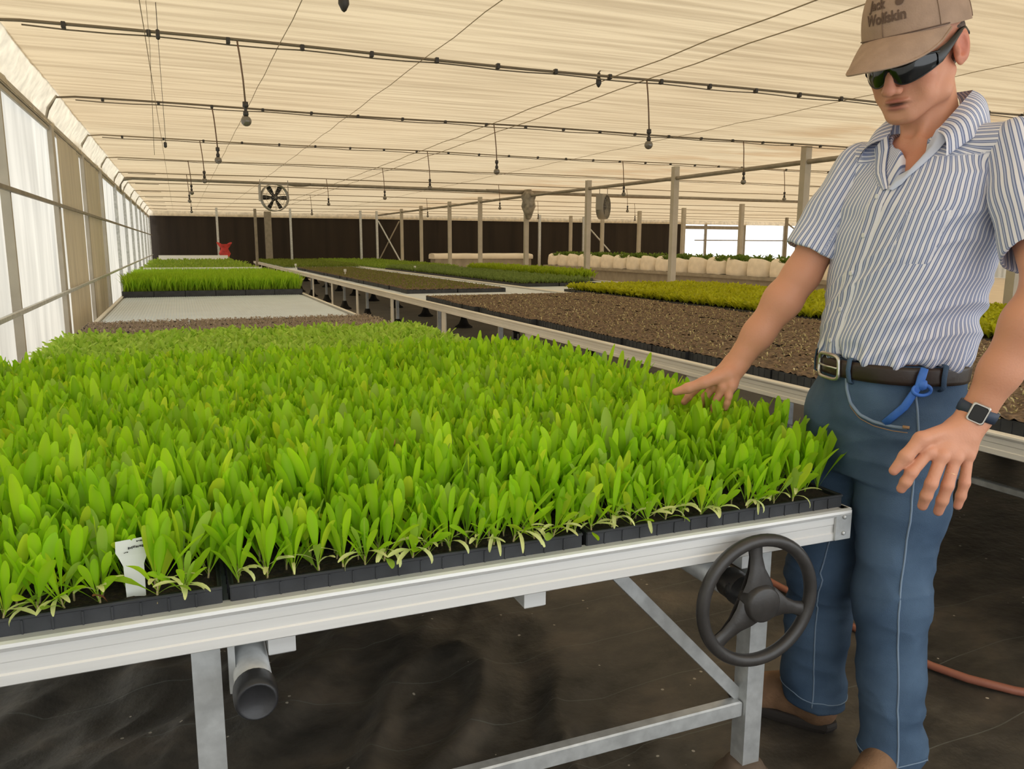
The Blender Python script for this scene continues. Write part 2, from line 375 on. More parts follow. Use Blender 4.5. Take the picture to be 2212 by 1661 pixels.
# columns of the bay
def column(x, y, label, w=.09, top=ZC, mt=M_post, group='square posts carrying the roof'):
    o = obj('support_column', MB().box((0, 0, top/2), (w, w, top), bev=.006), mt, label=label, cat='column', group=group, loc=(x, y, 0))
    obj('base_plate', MB().box((0, 0, .012), (w*2, w*2, .02), bev=.003), M_galv, o)
    return o
CY = [5.1, 7.9, 10.7, 13.55, 16.45, 19.4, 21.9, 24.8, 27.2]
for k, y in enumerate(CY):
    column(7.13, y, '%s square post in the near row, beside the yellow-green seedling bench' % (nth(k-1) if k else 'hidden leading'))
for k, y in enumerate([16.2, 19.2, 22.1, 24.8, 27.5, 30.2]):
    column(15.1, y, '%s square post in the second row, in front of the white grow bags' % nth(k), .11)
FP = []
for x, y, wd, lab, mt in ((1.25, 29.0, .07, 'slim pale post against the dark netting, beside the red bundle', M_galv), (2.5, 29.2, .09, 'brownish post in front of dark netting, left of a wider one', M_pipe), (3.15, 31.6, .24, 'broad brown post standing against the dark netting', M_pipe),
                      (3.6, 28.6, .07, 'slim pale post on dark netting between brown posts and braced pair', M_galv), (6.05, 28.8, .075, 'slim pale post left of the cross-braced pair', M_galv),
                      (6.75, 29.3, .075, 'left post of the cross-braced pair by the dark netting', M_galv), (13.5, 29.8, .09, 'pale post behind the bagged pipe joint', M_galv), (15.9, 30.6, .075, 'slim post holding a diagonal brace right of the pipe joint', M_galv),
                      (16.4, 29.8, .08, 'slim post right of the dark round fan', M_galv), (24.0, 27.5, .1, 'grey post in the middle of the bright opening', M_pipe)):
    FP.append(column(x, y, lab, wd, ZC, mt, 'slim far posts'))
b = MB(); b.bar((.05, 0, 2.2), (.85, 0, .75), .05, .05); obj('diagonal_brace', b, M_galv, FP[5])
b = MB(); b.bar((.85, .05, 2.2), (.05, .05, .75), .04, .04); obj('diagonal_brace', b, M_pipe, FP[5])
b = MB(); b.bar((.04, 0, 2.3), (1.3, 0, 1.1), .06, .05); obj('diagonal_brace', b, M_galv, FP[7])
b = MB(); b.bar((.04, 0, 2.3), (2.0, 0, 1.2), .05, .05); obj('diagonal_brace', b, M_pipe, FP[9])

# roof pipes
pts = [(-.93, 16.5, 2.28), (-.92, 16.5, 2.42), (-.86, 16.5, 2.50), (-.7, 16.5, 2.53), (7, 16.5, 2.49), (16, 16.5, 2.47), (33, 16.5, 2.47)]
o = obj('cross_pipe', MB().tube(pts, .034, 10), M_pipe, label='thick pipe crossing the whole house below the ceiling, bent down at the side wall', cat='pipe')
obj('pipe_sleeve', MB().tube([(2.0, 16.5, 2.522), (2.2, 16.5, 2.52), (2.35, 16.5, 2.519), (2.5, 16.5, 2.518)], [.035, .062, .058, .035], 10), M_pipe, o)
obj('pipe_sleeve', MB().tube([(6.2, 16.5, 2.5), (6.6, 16.5, 2.495), (7.4, 16.5, 2.49), (8.2, 16.5, 2.488)], [.035, .045, .046, .036], 10), M_pipe, o)
obj('long_pipe', MB().tube([(7.13, -.8, 2.33), (7.13, 10.7, 2.37), (7.13, 16.4, 2.41), (7.13, 31, 2.45)], .03, 8), M_pipe, label='long pipe strapped along the near row of posts under the ceiling', cat='pipe')
# bagged joint
bg_ = MB(); prof = [(.03, -.52), (.07, -.47), (.10, -.36), (.15, -.24), (.12, -.12), (.17, -.02), (.11, .06), (.05, .13), (.03, .2)]
bg_.lathe(prof, n=18)
v = bg_.v[0]
for i in range(len(v)):
    k = 1+.35*mnoise.noise(Vector(v[i])*9); v[i][0] *= k; v[i][1] *= k
obj('wrapped_joint', bg_, mat('grey_sheeting', (.30, .27, .22), .5, var=.45, vscale=9, bump=.6, bscale=14), label='grey sheeting bundled round the pipe joint at the top of a post', cat='wrapping', loc=(7.13, 16.32, 2.42))

# cross wires with clips
M_wire2 = mat('faded_wire', (.27, .215, .145), .7)
M_clip = mat('black_clip', (.03, .025, .02), .5)
for k, y in enumerate(LINES):
    if k == 0: continue
    far = y > 14
    xe = 33 if far else 24
    xs = np.arange(-.7, xe, .42)
    z0 = ZC-.035
    pts = [(-.93, y, 2.30), (-.90, y, 2.40), (-.84, y, z0-.01)]+[(x, y, z0+.006*math.sin(x*1.7+k)) for x in xs]
    ords = nth(k-1)
    o = obj('ceiling_line', MB().tube(pts, .009 if k < 3 else .0075 if not far else .009, 6), M_wire if k < 3 else M_wire2, label='%s thin support line crossing below the cream ceiling, counted from the near side' % ords, cat='line', group='support lines under the ceiling')
    m = MB(); m.tube([(x, y+.02, z0-.012-.012*abs(math.sin(x*PI/.84))) for x in np.arange(-.7, xe if not far else -.2, .21)], .0045, 5)
    obj('slack_wire', m, M_wire, o)
    if k < 4:
        for x in xs[:52 if k < 3 else 30]:
            c = MB().box((0, 0, 0), (.022, .03, .035 if k < 2 else .028), bev=.003)
            obj('clip', c, M_clip, o, loc=(x+.2, y, z0-.005))
    # eave bracket strap
    obj('eave_strap', MB().tube([(-.83, y, ZC-.03), (-.90, y, 2.42), (-.93, y, 2.30)], [.018, .02, .016], 8, flat=.5), M_post, o)
M_cordc = mat('faded_cord', (.36, .28, .18), .7)
for x, lab, r in ((2.86, 'left one of the close pair of cords running lengthwise under the ceiling', .0045), (3.12, 'right one of the close pair of cords running lengthwise under the ceiling', .0045), (.62, 'fine cord running lengthwise under the ceiling past the nearest lamp', .003), (1.5, 'fine lengthwise cord under the ceiling between nearest lamp and cord pair', .003), (-.1, 'fine lengthwise cord under the ceiling nearest the side wall', .003), (5.0, 'fine lengthwise cord under the ceiling right of the cord pair', .003)):
    obj('ceiling_cord', MB().tube([(x, yy, ZC-.045-.012*math.sin(yy*2.4)**2) for yy in np.arange(-.5, 32, .5)], r*.8, 5), M_cordc, label=lab, cat='cord', group='lengthwise ceiling cords')

# pendant lamps
M_bulb = mat('smoky_glass_bulb', (.16, .14, .11), .12, spec=.8)
M_sock = mat('lamp_socket', (.035, .03, .026), .5)
M_cable = mat('brown_cable', (.16, .10, .06), .6)
def lamp_proto(drop):
    root = empty('pendant_bulb', (0, 0, 0), '', 'lamp', 'bulbs hanging from the ceiling')
    L_ = drop-.12
    obj('cable', MB().tube([(0, 0, 0), (.012, 0, -L_*.3), (.022, .005, -L_*.65), (.028, 0, -L_)], .0055, 6), M_cable, root)
    obj('socket', MB().lathe([(.005, .002), (.016, 0), (.017, -.028), (.010, -.032), (.009, -.05), (.015, -.054), (.016, -.075), (.010, -.08)], (.028, 0, -L_), 12), M_sock, root)
    pr = [(.010, -.078), (.016, -.082)]+[(.031*math.sin(t), -.108+.031*math.cos(t)) for t in np.linspace(.55, PI-.02, 9)]
    obj('bulb', MB().lathe(pr, (.028, 0, -L_), 14), M_bulb, root)
    return root
lamps = [(.39, 5.15, 'on a long cord, nearest the side wall on the first support line'), (3.16, 5.15, 'on a long cord between man and nearest lamp, on the first line'), (.34, 7.6, 'second back from the camera in the row nearest the side wall'), (2.94, 7.6, 'in the middle row, second back, above the brown soil trays'),
         (5.95, 7.6, 'in front of the second near-row post, beside the man'), (.3, 10.1, 'third back from the camera in the row nearest the side wall'), (3.0, 10.1, 'third back in the middle row'), (5.85, 10.1, 'third back above the yellow-green seedlings'),
         (.2, 12.55, 'fourth back in the row nearest the side wall'), (3.0, 12.55, 'fourth back in the middle row, left of the fan'), (8.7, 10.1, 'behind the near row of posts, left of the man'), (2.55, 15.0, 'fifth back in the middle row'), (5.9, 15.0, 'fifth back near the bagged pipe joint'),
         (.2, 15.0, 'fifth back in the row nearest the side wall'), (8.8, 15.0, 'fifth back behind the near row of posts'), (3.0, 20.0, 'seventh back in the middle row, small'), (5.9, 20.0, 'seventh back above far green seedlings, small'), (9, 20.0, 'seventh back right of the dark round fan, small'), (12, 20, 'small and far, above the white grow bags'), (0.3, 20, 'small and far, nearest the side wall')]
lp = lamp_proto(.46)
for k, (x, y, lab) in enumerate(lamps):
    o = lp if k == 0 else dup(lp)
    o.location = (x, y, ZC-.035); o['label'] = 'bare bulb hanging '+lab; o.rotation_euler = (0, 0, random.uniform(-.6, .6))
# small nozzles / hooks on the lines
def nozzle(x, y, z, lab, s=1.0):
    m = MB().lathe([(.006, .0), (.014, -.006), (.016, -.05), (.024, -.062), (.026, -.10), (.012, -.128), (.004, -.135)], (0, 0, 0), 12)
    o = obj('spray_nozzle', m, M_sock, label=lab, cat='nozzle', group='dark nozzles under the ceiling', loc=(x, y, z)); o.scale = (s, s, s)
    obj('hook', MB().tube([(0, 0, 0), (.03, 0, .03), (.05, 0, .05)], .006, 6), M_wire, o)
nozzle(2.8, 5.2, 2.545, 'dark nozzle on the first line, beside the pair of lengthwise cords', .75)
nozzle(.78, 3.95, 2.55, 'dark nozzle cut by the top edge of the photo', 1.0)
m = MB().tube([(0, 0, .16), (0, 0, 0)], .0018, 5); m.lathe([(.004, 0), (.010, -.004), (.010, -.045), (.004, -.05)], n=10); m.tube([(0, 0, -.05), (.003, 0, -.55)], .0012, 5); m.lathe([(.004, -.55), (.008, -.555), (.008, -.575), (.003, -.58)], n=8)
o = obj('hanging_cord', m, M_sock, label='thin cord with two dark weights hanging near the side wall', cat='cord', loc=(-.03, 4.65, 2.42))
obj('hanging_cord', MB().tube([(0, 0, .2), (.004, 0, -.1), (-.01, .0, -.62)], .0012, 5), M_wire, label='bare thin cord hanging beside the weighted one', cat='cord', loc=(-.075, 4.63, 2.42))

# fans
M_fan = mat('black_fan_metal', (.02, .02, .02), .4)
M_fang = mat('fan_casing', (.30, .285, .25), .5, .3)
def fan(loc, rz, label, pale=False):
    root = empty('circulation_fan', loc, label, 'fan', None, rz)
    n = 28; r = .245; dpt = .16
    m = MB(); m.lathe([(r, -dpt/2), (r+.012, -dpt/2), (r+.012, dpt/2), (r, dpt/2), (r, -dpt/2)], n=n, axis=1)
    m.f = m.f[:-2]; m.mi = m.mi[:-2]; m.sm = m.sm[:-2]
    obj('casing', m, M_fang, root)
    h = MB().lathe([(.001, -.06), (.05, -.055), (.06, -.03), (.06, .05), (.001, .055)], n=16, axis=1); hub = obj('hub', h, M_fan, root)
    for k in range(6):
        a = 2*PI*k/6; m = MB(); P = []
        for rr, w in ((.05, .035), (.12, .06), (.19, .075), (.23, .07)):
            for s in (-1, 1):
                an = a+s*w/rr*.55; P.append((rr*math.cos(an), .02*s, rr*math.sin(an)))
        P = np.array(P).reshape(4, 2, 3); m.grid(P); m.grid(P+np.array((0, .006, 0)), flip=True)
        obj('blade', m, M_fan, root)
    m = MB()
    for rr in (.1, .175, .24): m.tube([(rr*math.cos(t), -dpt/2-.004, rr*math.sin(t)) for t in np.linspace(0, 2*PI, 28, endpoint=False)], .003, 5, closed=True)
    for t in np.linspace(0, PI, 4, endpoint=False): m.tube([(.24*math.cos(t), -dpt/2-.004, .24*math.sin(t)), (-.24*math.cos(t), -dpt/2-.004, -.24*math.sin(t))], .003, 5)
    obj('guard', m, M_fang, root)
    m = MB(); m.box((-.27, 0, .08), (.02, .14, .3)); m.bar((-.26, 0, .2), (-.26, 0, ZC-loc[2]), .012, .012); m.bar((.26, 0, .05), (.26, 0, ZC-loc[2]), .012, .012)
    m.bar((-.26, 0, .25), (.26, 0, .25), .02, .02)
    obj('bracket', m, M_fang, root)
fan((1.74, 16.0, 2.215), .12, 'round six-bladed circulation fan hanging under the ceiling, seen face on')
fan((8.25, 15.0, 2.145), .75, 'round dark circulation fan beside a post, turned away from the camera')

# red bundle by the netting
m = MB(); rows = []
for i, (zz, r) in enumerate(((0, .14), (.1, .2), (.22, .15), (.3, .12), (.4, .2), (.5, .26))):
    rows.append([((r*math.cos(t))*(1+.3*math.cos(2*t))+.05, r*.6*math.sin(t), zz+.12*abs(math.cos(t))*(i/5)+.04*math.sin(3*t)) for t in np.linspace(0, 2*PI, 19)])
m.grid(rows)
obj('red_bundle', m, mat('red_cloth', (.55, .05, .045), .7, var=.3, vscale=6), label='red cloth bundle with two flared ends near the far dark netting', cat='bundle', loc=(1.36, 28.1, .94)).scale = (.72,)*3
obj('bundle_stand', MB().box((0, 0, .465), (.35, .3, .93), bev=.02), M_pipe, label='dark stand holding the red bundle near the netting', cat='stand', loc=(1.36, 28.1, 0))
# ------------------------------------------------------------------ benches
BZ = .712      # bed surface
RAILP = [(0, 0), (.004, .003), (.004, .020), (.001, .023), (.001, .040), (.0035, .043), (.0035, .060), (.010, .064), (.013, .070), (.012, .076), (.006, .079), (-.020, .079), (-.020, .070), (-.012, .068), (-.012, .006), (-.020, .006), (-.020, 0)]
ZR = .654
def rail(mb, p0, p1, out): mb.prism(RAILP, p0, p1, out, (0, 0, 1))
def cone_foot(k=1.0): return MB().lathe([(r*k, h*k) for r, h in ((.145, 0), (.145, .02), (.115, .035), (.085, .06), (.058, .12), (.045, .17), (.030, .175))], n=18)
def bench(name, x0, x1, y0, y1, label, mrail, legs, leg_x, foot_mt, leg_first=None):
    root = empty(name, (0, 0, 0), label, 'bench')
    bed = MB()
    bed.box(((x0+x1)/2, (y0+y1)/2, BZ-.006), (x1-x0-.05, y1-y0-.05, .012))
    obj('bench_bed', bed, M_bed, root)
    m = MB(); rail(m, (x0, y0, ZR), (x1, y0, ZR), (0, -1, 0)); obj('front_rail', m, M_alu, root)
    m = MB(); rail(m, (x1, y0, ZR), (x1, y1, ZR), (1, 0, 0)); obj('side_rail', m, mrail, root)
    m = MB(); rail(m, (x0, y0, ZR), (x0, y1, ZR), (-1, 0, 0)); obj('side_rail', m, mrail, root)
    m = MB(); rail(m, (x0, y1, ZR), (x1, y1, ZR), (0, 1, 0)); obj('back_rail', m, mrail, root)
    return root
F1 = bench('rolling_bench', -.655, 1.447, 1.385, 27.6, 'long aluminium bench of bright green seedlings in front, with black handwheel', M_rail, None, None, None)
# corner brackets of the front bench
m = MB(); m.box((1.4275, 1.378, .694), (.047, .006, .074), bev=.002)
for z in (.715, .675): m.lathe([(.0055, 0), (.0055, -.003), (.003, -.005)], (1.428, 1.375, z), 10, axis=1)
obj('corner_bracket', m, M_galv, F1)
# joists under the bed, running lengthwise
for x in (.134, .655, 1.22, -.44):
    obj('joist', MB().box((x, 14.5, .626), (.050, 26.1, .075), bev=.003), M_alu, F1)
# transverse tubes
def leg_set(root, xs, ys, top, w, footmat, cone, wall=.0):
    for y in ys:
        for x in xs:
            lg = obj('leg', MB().box((0, 0, top/2), (w, w, top), bev=.004), M_galv, root, loc=(x, y, 0))
            if cone: obj('foot', MB().lathe([(.075, 0), (.075, .010), (.060, .024), (.048, .045), (.040, .055), (.02, .056)], n=18) if footmat is M_dust else cone_foot(), footmat, lg)
leg_set(F1, (.0, 1.262), (1.48,), .63, .05, M_dust, True)
leg_set(F1, (-.2, 1.1), np.arange(3.75, 27.5, 2.24), .63, .05, M_cone, True)
# roller tubes with black caps
for x in (.085, 1.155):
    x0 = x-.008 if x < .5 else x; ye = 1.372 if x < .5 else 1.40; zt = .570 if x < .5 else .566
    t = obj('roller_tube', MB().tube([(x0, ye, zt), (x0, 27.5, zt)], .0335, 20), M_galv, F1)
    cap = MB().lathe([(.0335, 0), (.0372, -.001), (.0380, -.01), (.0380, -.034), (.0365, -.047), (.034, -.051), (.031, -.052), (.029, -.049), (.001, -.048)], (x0, ye+.012, zt), 24, axis=1)
    obj('end_cap', cap, M_blackp, t)
obj('tube_clamp', MB().box((.043, 1.45, .585), (.012, .03, .10), bev=.002).box((.052, 1.44, .555), (.006, .02, .07)), M_galv, F1)
obj('tube_clamp', MB().box((1.225, 1.46, .585), (.012, .03, .10), bev=.002), M_galv, F1)
m = MB(); m.bar((1.235, 1.482, .205), (.03, 1.482, .205), .03, .042); obj('stretcher', m, M_galv, F1)
m = MB(); m.bar((.86, 1.50, .63), (1.245, 1.50, .225), .022, .03); m.bar((.86, 1.488, .63), (1.245, 1.488, .225), .004, .03); obj('brace', m, M_galv, F1)
# handwheel
WC = np.array((1.150, 1.335, .568)); WR = .142
m = MB(); m.tube([(WR*math.cos(t), 0, WR*math.sin(t)) for t in np.linspace(0, 2*PI, 56, endpoint=False)], .0145, 14, closed=True)
M_wheel = mat('wheel_plastic', (.040, .036, .033), .38, var=.15, vscale=40, bump=.05, bscale=200)
wheel = obj('handwheel', m, M_wheel, F1, loc=WC)
wheel.rotation_euler = (0, 0, -.06)
h = MB().lathe([(.001, -.028), (.036, -.028), (.041, -.024), (.043, -.012), (.045, .0), (.040, .02), (.030, .03), (.030, .05), (.036, .055), (.036, .11), (.001, .112)], n=28, axis=1)
obj('hub', h, M_wheel, wheel)
for a in (95, 222, -18):
    a = math.radians(a); d = np.array((math.cos(a), 0, math.sin(a))); t = np.array((-math.sin(a), 0, math.cos(a))); P = []
    for rr, w, yy in ((.030, .040, -.006), (.05, .031, -.008), (.075, .020, -.004), (.105, .015, 0), (.125, .017, .002), (.140, .024, .002)):
        for s, off in ((-1, .004), (-.8, -.004), (0, -.0075), (.8, -.004), (1, .004)): P.append(d*rr+t*w*s+np.array((0, yy+off, 0)))
    P = np.array(P).reshape(6, 5, 3); m = MB().grid(P, flip=True); m.grid(P*np.array((1, 0, 1))+np.array((0, .008, 0)))
    obj('spoke', m, M_wheel, wheel)

F2 = bench('rolling_bench', 2.52, 4.72, -1.0, 31.0, 'long cream-railed bench of brown soil trays across the aisle', M_rail, None, None, None)
ys = [y for y in np.arange(-.96, 31, 2.24)]
leg_set(F2, (3.18, 4.30), [y for y in np.arange(1.3, 31, 2.24)], .655, .045, M_cone, True)
for y in np.arange(1.3, 31, 2.24): obj('leg', MB().box((0, 0, .327), (.012, .13, .655), bev=.003), M_rail, F2, loc=(2.545, y+.02, 0))
m = MB(); m.bar((3.18, -1, .36), (3.18, 3.5, .33), .03, .03); obj('stretcher', m, M_galv, F2)
F3 = bench('rolling_bench', 4.78, 6.98, -1.0, 31.0, 'long bench of yellow-green seedlings in front of the square posts', M_rail, None, None, None)
leg_set(F3, (5.1, 6.6), np.arange(1.3, 31, 2.24), .655, .045, M_cone, True)

# hose on the floor
M_hose = mat('red_brown_hose', (.33, .12, .075), .45, var=.12, vscale=6)
pts = [(2.9, .9, .014), (2.55, 1.22, .014), (2.36, 1.40, .014), (2.28, 1.48, .014), (2.21, 1.58, .014), (2.17, 1.68, .014), (2.15, 1.80, .014), (2.14, 1.95, .014), (2.14, 2.15, .014), (2.13, 2.4, .014), (2.12, 2.8, .014), (2.13, 3.4, .014)]
obj('garden_hose', MB().tube(pts, .013, 12), M_hose, label='red-brown garden hose lying on the dark floor behind the man', cat='hose')
# ------------------------------------------------------------------ seedlings
def leaf_mat(name, tr=.46, rough=.5, spec=.22):
    m = mat(name, (.2, .4, .03), rough, spec=spec, attr='tint', trans=tr)
    return m
M_leaf = leaf_mat('seedling_leaf')
M_stem = mat('seedling_stem', (.42, .34, .16), .6)
M_seedleaf = mat('pale_seed_leaf', (.80, .84, .34), .55, var=.1, vscale=30, trans=.3)
def leaf(L, Wd, base, az, tilt, curve, fold=.35, n=8, twist=0.0, petiole=.30, tipx=.80, col=(.2, .42, .03), wav=0.0, rnd=None):
    """spatulate leaf: returns verts, quads, colours"""
    t = 1-(1-np.linspace(0, 1, n))**1.7
    th = tilt+curve*t**1.5                       # angle from vertical
    ds = L*np.diff(t); r = np.concatenate([[0], np.cumsum(np.sin((th[1:]+th[:-1])/2)*ds)]); h = np.concatenate([[0], np.cumsum(np.cos((th[1:]+th[:-1])/2)*ds)])
    u = np.clip((t-petiole*.6)/(1-petiole*.6), 0, 1)
    w = Wd*.5*np.where(u <= tipx, .13+.87*np.sin(u/tipx*PI/2)**1.6, np.sqrt(np.clip(1-((u-tipx)/(1-tipx))**2, 0, 1)))
    w[-1] = Wd*.10
    ca, sa = math.cos(az), math.sin(az); rad = np.array((ca, sa, 0)); side = np.array((-sa, ca, 0)); zz = np.array((0, 0, 1.))
    mid = np.outer(r, rad)+np.outer(h, zz)+np.asarray(base)
    nrm = np.outer(-np.cos(th), rad)+np.outer(np.sin(th), zz)     # upper face of leaf looks inward/up
    tw = twist*t
    sd = np.cos(tw)[:, None]*side+np.sin(tw)[:, None]*nrm
    up = fold*w[:, None]*nrm
    wv = (wav*w*np.sin(t*14))[:, None]*nrm
    V = np.stack([mid-sd*w[:, None]+up+wv, mid, mid+sd*w[:, None]+up-wv], 1).reshape(-1, 3)
    i = np.arange(n-1)[:, None]*3
    Q = np.concatenate([i+np.array((0, 1, 4, 3)), i+np.array((1, 2, 5, 4))])
    c0 = np.array(col); pale = np.array((.46, .58, .10))
    k = np.clip(1-t/.30, 0, 1)[:, None]*.6
    c = c0*(1-k)+pale*k
    C = np.repeat(c, 3, 0).reshape(n, 3, 3); C[:, 1] = C[:, 1]*.75+pale*.25
    return V, Q, C.reshape(-1, 3)
def join(parts):
    V, Q, C, o = [], [], [], 0
    for v, q, c in parts: V.append(v); Q.append(q+o); C.append(c); o += len(v)
    return np.concatenate(V), np.concatenate(Q), np.concatenate(C)
def greens(rng):
    a = rng.random(); g = np.array((.31, .62, .008))*(1-a)+np.array((.50, .82, .012))*a
    if rng.random() < .08: g = np.array((.40, .62, .07))
    if rng.random() < .07: g = np.array((.62, .80, .03))
    return g*rng.uniform(.86, 1.1)
def lettuce(rng, H=.16, nl=8, spread=1.0, n=8):
    P = []; a0 = rng.uniform(0, 2*PI)
    for k in range(nl):
        age = k/(nl-1)                           # 0 outer, 1 inner
        L = H*rng.uniform(.82, 1.10)*(1.0-.30*abs(age-.6)); az = a0+k*2.4+rng.uniform(-.3, .3)
        P.append(leaf(L, rng.uniform(.0175, .0245)*(.9 if age > .8 else 1)*(H/.16)**.5, (0, 0, .008+.012*age), az, (.48-.36*age)*spread*rng.uniform(.5, 1.35), (.45-.55*age)*spread*rng.uniform(.1, 1.5), rng.uniform(.15, .5), n, rng.uniform(-.7, .7), .3, rng.uniform(.64, .76), greens(rng), .06))
    return join(P)
rl = np.random.default_rng(3)
TALL = [lettuce(rl, rl.uniform(.155, .186), 11, 1.0, 9) for _ in range(9)]
MIDS = [lettuce(rl, rl.uniform(.115, .145), 10, 1.2) for _ in range(6)]
EDGE = [lettuce(rl, rl.uniform(.090, .118), 9, 1.75, 9) for _ in range(7)]
def pmesh(name, d): return fastmesh(name, d[0], d[1], M_leaf, True, d[2])
TALLm = [pmesh('seedling', d) for d in TALL]; MIDSm = [pmesh('seedling', d) for d in MIDS]; EDGEm = [pmesh('seedling', d) for d in EDGE]
def stem_mesh(rng):
    return MB().tube([(0, 0, -.004), (rng.uniform(-.002, .002), 0, .012), (0, 0, .026)], [.0022, .0018, .0016], 6).mesh('stem', M_stem)
STEMm = [stem_mesh(rl) for _ in range(3)]
def seed_leaf_mesh(rng, down):
    v, q, c = leaf(rng.uniform(.048, .072), rng.uniform(.0065, .0098), (0, 0, .024), 0, rng.uniform(.9, 1.35), rng.uniform(1.0, 1.9)*down, .3, 8, rng.uniform(-.4, .4), .1, .6)
    return fastmesh('seed_leaf', v, q, M_seedleaf, True)
SEEDm = [seed_leaf_mesh(rl, d) for d in (.5, .7, .9, 1.0, 1.1, .8)]

# trays of the front bench: three across, six deep
TW, TD, TH = .692, .345, .052
def tray_mesh(w=TW, d=TD, h=TH, cells=(16, 8)):
    m = MB(); t = .004
    for sx, sy, ww, dd in ((0, -1, w, 0), (0, 1, w, 0), (-1, 0, 0, d), (1, 0, 0, d)):
        if ww:
            y0 = sy*(d/2-.008); y1 = sy*(d/2-.001)
            m.prism([(0, 0), (t, 0), (t, h), (0, h)], (-w/2+.003, y1-sy*t if sy > 0 else y1, 0), (w/2-.003, y1-sy*t if sy > 0 else y1, 0), (0, 1, 0), (0, 0, 1))
        else:
            m.box((sx*(w/2-.003), 0, h/2), (t, d-.004, h))
    m.box((0, 0, .006), (w-.008, d-.008, .004))
    n = cells[0]
    for k in range(1, n):                        # ribs between the cells on the long faces
        for sy in (-1, 1): m.box((-w/2+k*w/n, sy*(d/2-.0005), h*.44), (.003, .003, h*.84))
    for k in range(1, cells[1]):
        for sx in (-1, 1): m.box((sx*(w/2-.0005), -d/2+k*d/cells[1], h*.44), (.003, .003, h*.84))
    # rolled rim
    for sy in (-1, 1): m.box((0, sy*(d/2-.002), h-.003), (w-.002, .008, .006), bev=.0015)
    for sx in (-1, 1): m.box((sx*(w/2-.004), 0, h-.003), (.008, d-.002, .006), bev=.0015)
    return m
def soil_mesh(w=TW, d=TD, z=TH-.007, amp=.005, nx=47, ny=24, cells=(16, 8), seed=0, domed=.004):
    xs = np.linspace(-w/2+.007, w/2-.007, nx); ys = np.linspace(-d/2+.007, d/2-.007, ny)
    P = [[(x, y, z+amp*mnoise.noise(Vector((x*60, y*60, seed)))+domed*(abs(math.sin((x/w+.5)*PI*cells[0]))*abs(math.sin((y/d+.5)*PI*cells[1])))-domed) for x in xs] for y in ys]
    return MB().grid(P)
TRAYM = tray_mesh().mesh('plug_tray', M_tray); SOILM = [soil_mesh(seed=s).mesh('soil', M_soil) for s in range(3)]
XC = [-.312, .391, 1.092]
ROWN = ['along the front rail', 'in the second row of trays', 'in the third row of trays', 'in the fourth row of trays', 'in the fifth row of trays', 'in the last row of trays']
for r in range(6):
    for c in range(3):
        yc = 1.395+TD/2+r*.3475
        o = obj('plug_tray', TRAYM, None, None, 'tray of bright seedlings, %s, %s' % (ROWN[r], ('left beside the side wall', 'in the middle of the bench', 'right by the aisle')[c]), 'tray', 'black plug trays on the front bench', loc=(XC[c], yc, BZ))
        obj('soil', SOILM[(r+c) % 3], None, o)
# planting positions
cells = []
for r in range(6):
    for c in range(3):
        for i in range(16):
            for j in range(8):
                x = XC[c]-TW/2+(i+.5)*TW/16+RNG.uniform(-.006, .006); y = 1.395+r*.3475+(j+.5)*TD/8+RNG.uniform(-.006, .006)-(.013 if r == j == 0 else .005 if r == 0 and j == 1 else 0)+(0 if r < 5 else -.012*j)
                cells.append((x, y, r*8+j))
zs_ = BZ+TH-.010
def inview(x, y, zz=.85):
    p = Vector((x, y, zz-1.35)); c = R.to_3x3().transposed()@p
    if c.z >= -.2: return None
    px, py = 1106+1720*c.x/-c.z, 830.5-1720*c.y/-c.z
    return -c.z if -30 < px < 2250 and py < 1700 else None
front = [(x, y, j) for x, y, j in cells if inview(x, y) is not None and RNG.random() > (.07 if j == 0 else .04)]
front.sort(key=lambda q: (q[2], -q[0]))
# how many whole rows make 300
ind, rest, cnt = [], [], 0
order = sorted(front, key=lambda q: inview(q[0], q[1]))
chosen = set(order[:300])
rest = [q for q in cells if q not in chosen and (q[2] > 0 or inview(q[0], q[1]) is None)]
TAGP = (-.10, 1.432)
rowcount = {}
def put_plant(x, y, j, k):
    rr = random.Random(k*7+1); lean = .42 if x > 1.40 else .25 if x > 1.35 else .1 if x > 1.28 else 0; x += .012 if x > 1.40 else 0
    if j == 0: me = EDGEm[rr.randrange(len(EDGEm))]
    elif j < 3: me = MIDSm[rr.randrange(len(MIDSm))]
    else: me = TALLm[rr.randrange(len(TALLm))]
    n = rowcount.get(j, 0); rowcount[j] = n+1
    if j == 0: lab = 'short seedling with pale drooping seed leaves at the front rail, %s from the right end' % nth(n)
    else: lab = 'bright green seedling in the %s row from the front rail, %s from the right end' % (nth(j), nth(n))
    o = obj('leafy_seedling', me, None, None, lab, 'seedling', 'front-edge seedlings' if j == 0 else 'crowded seedlings on the front bench', loc=(x, y, zs_))
    s = rr.uniform(.9, 1.15)*(1 if j > 2 else 1); o.scale = (s, s, s*rr.uniform(.92, 1.1)); o.rotation_euler = (rr.uniform(-.14, .14)+(.16 if j == 0 else .05 if j == 1 else 0), rr.uniform(-.14, .14)+lean, rr.uniform(0, 6.28))
    if j == 0:
        o.rotation_euler = (rr.uniform(.08, .28), rr.uniform(-.12, .12)+lean, rr.uniform(0, 6.28))
    if j < 3:
        obj('stem', STEMm[k % 3], None, o)
    if j == 0:
        for q in range(rr.randrange(2, 5)):
            c = obj('seed_leaf', SEEDm[rr.randrange(6)], None, o, label='pale yellowish drooping leaf')
            c.rotation_euler = (0, 0, rr.uniform(-PI*.98, -.02)-o.rotation_euler.z)
            c.location = (0, 0, rr.uniform(-.004, .010)); c.scale = (1, 1, 1)
for k, (x, y, j) in enumerate(sorted(chosen, key=lambda q: (q[2], -q[0]))): put_plant(x, y, j, k)
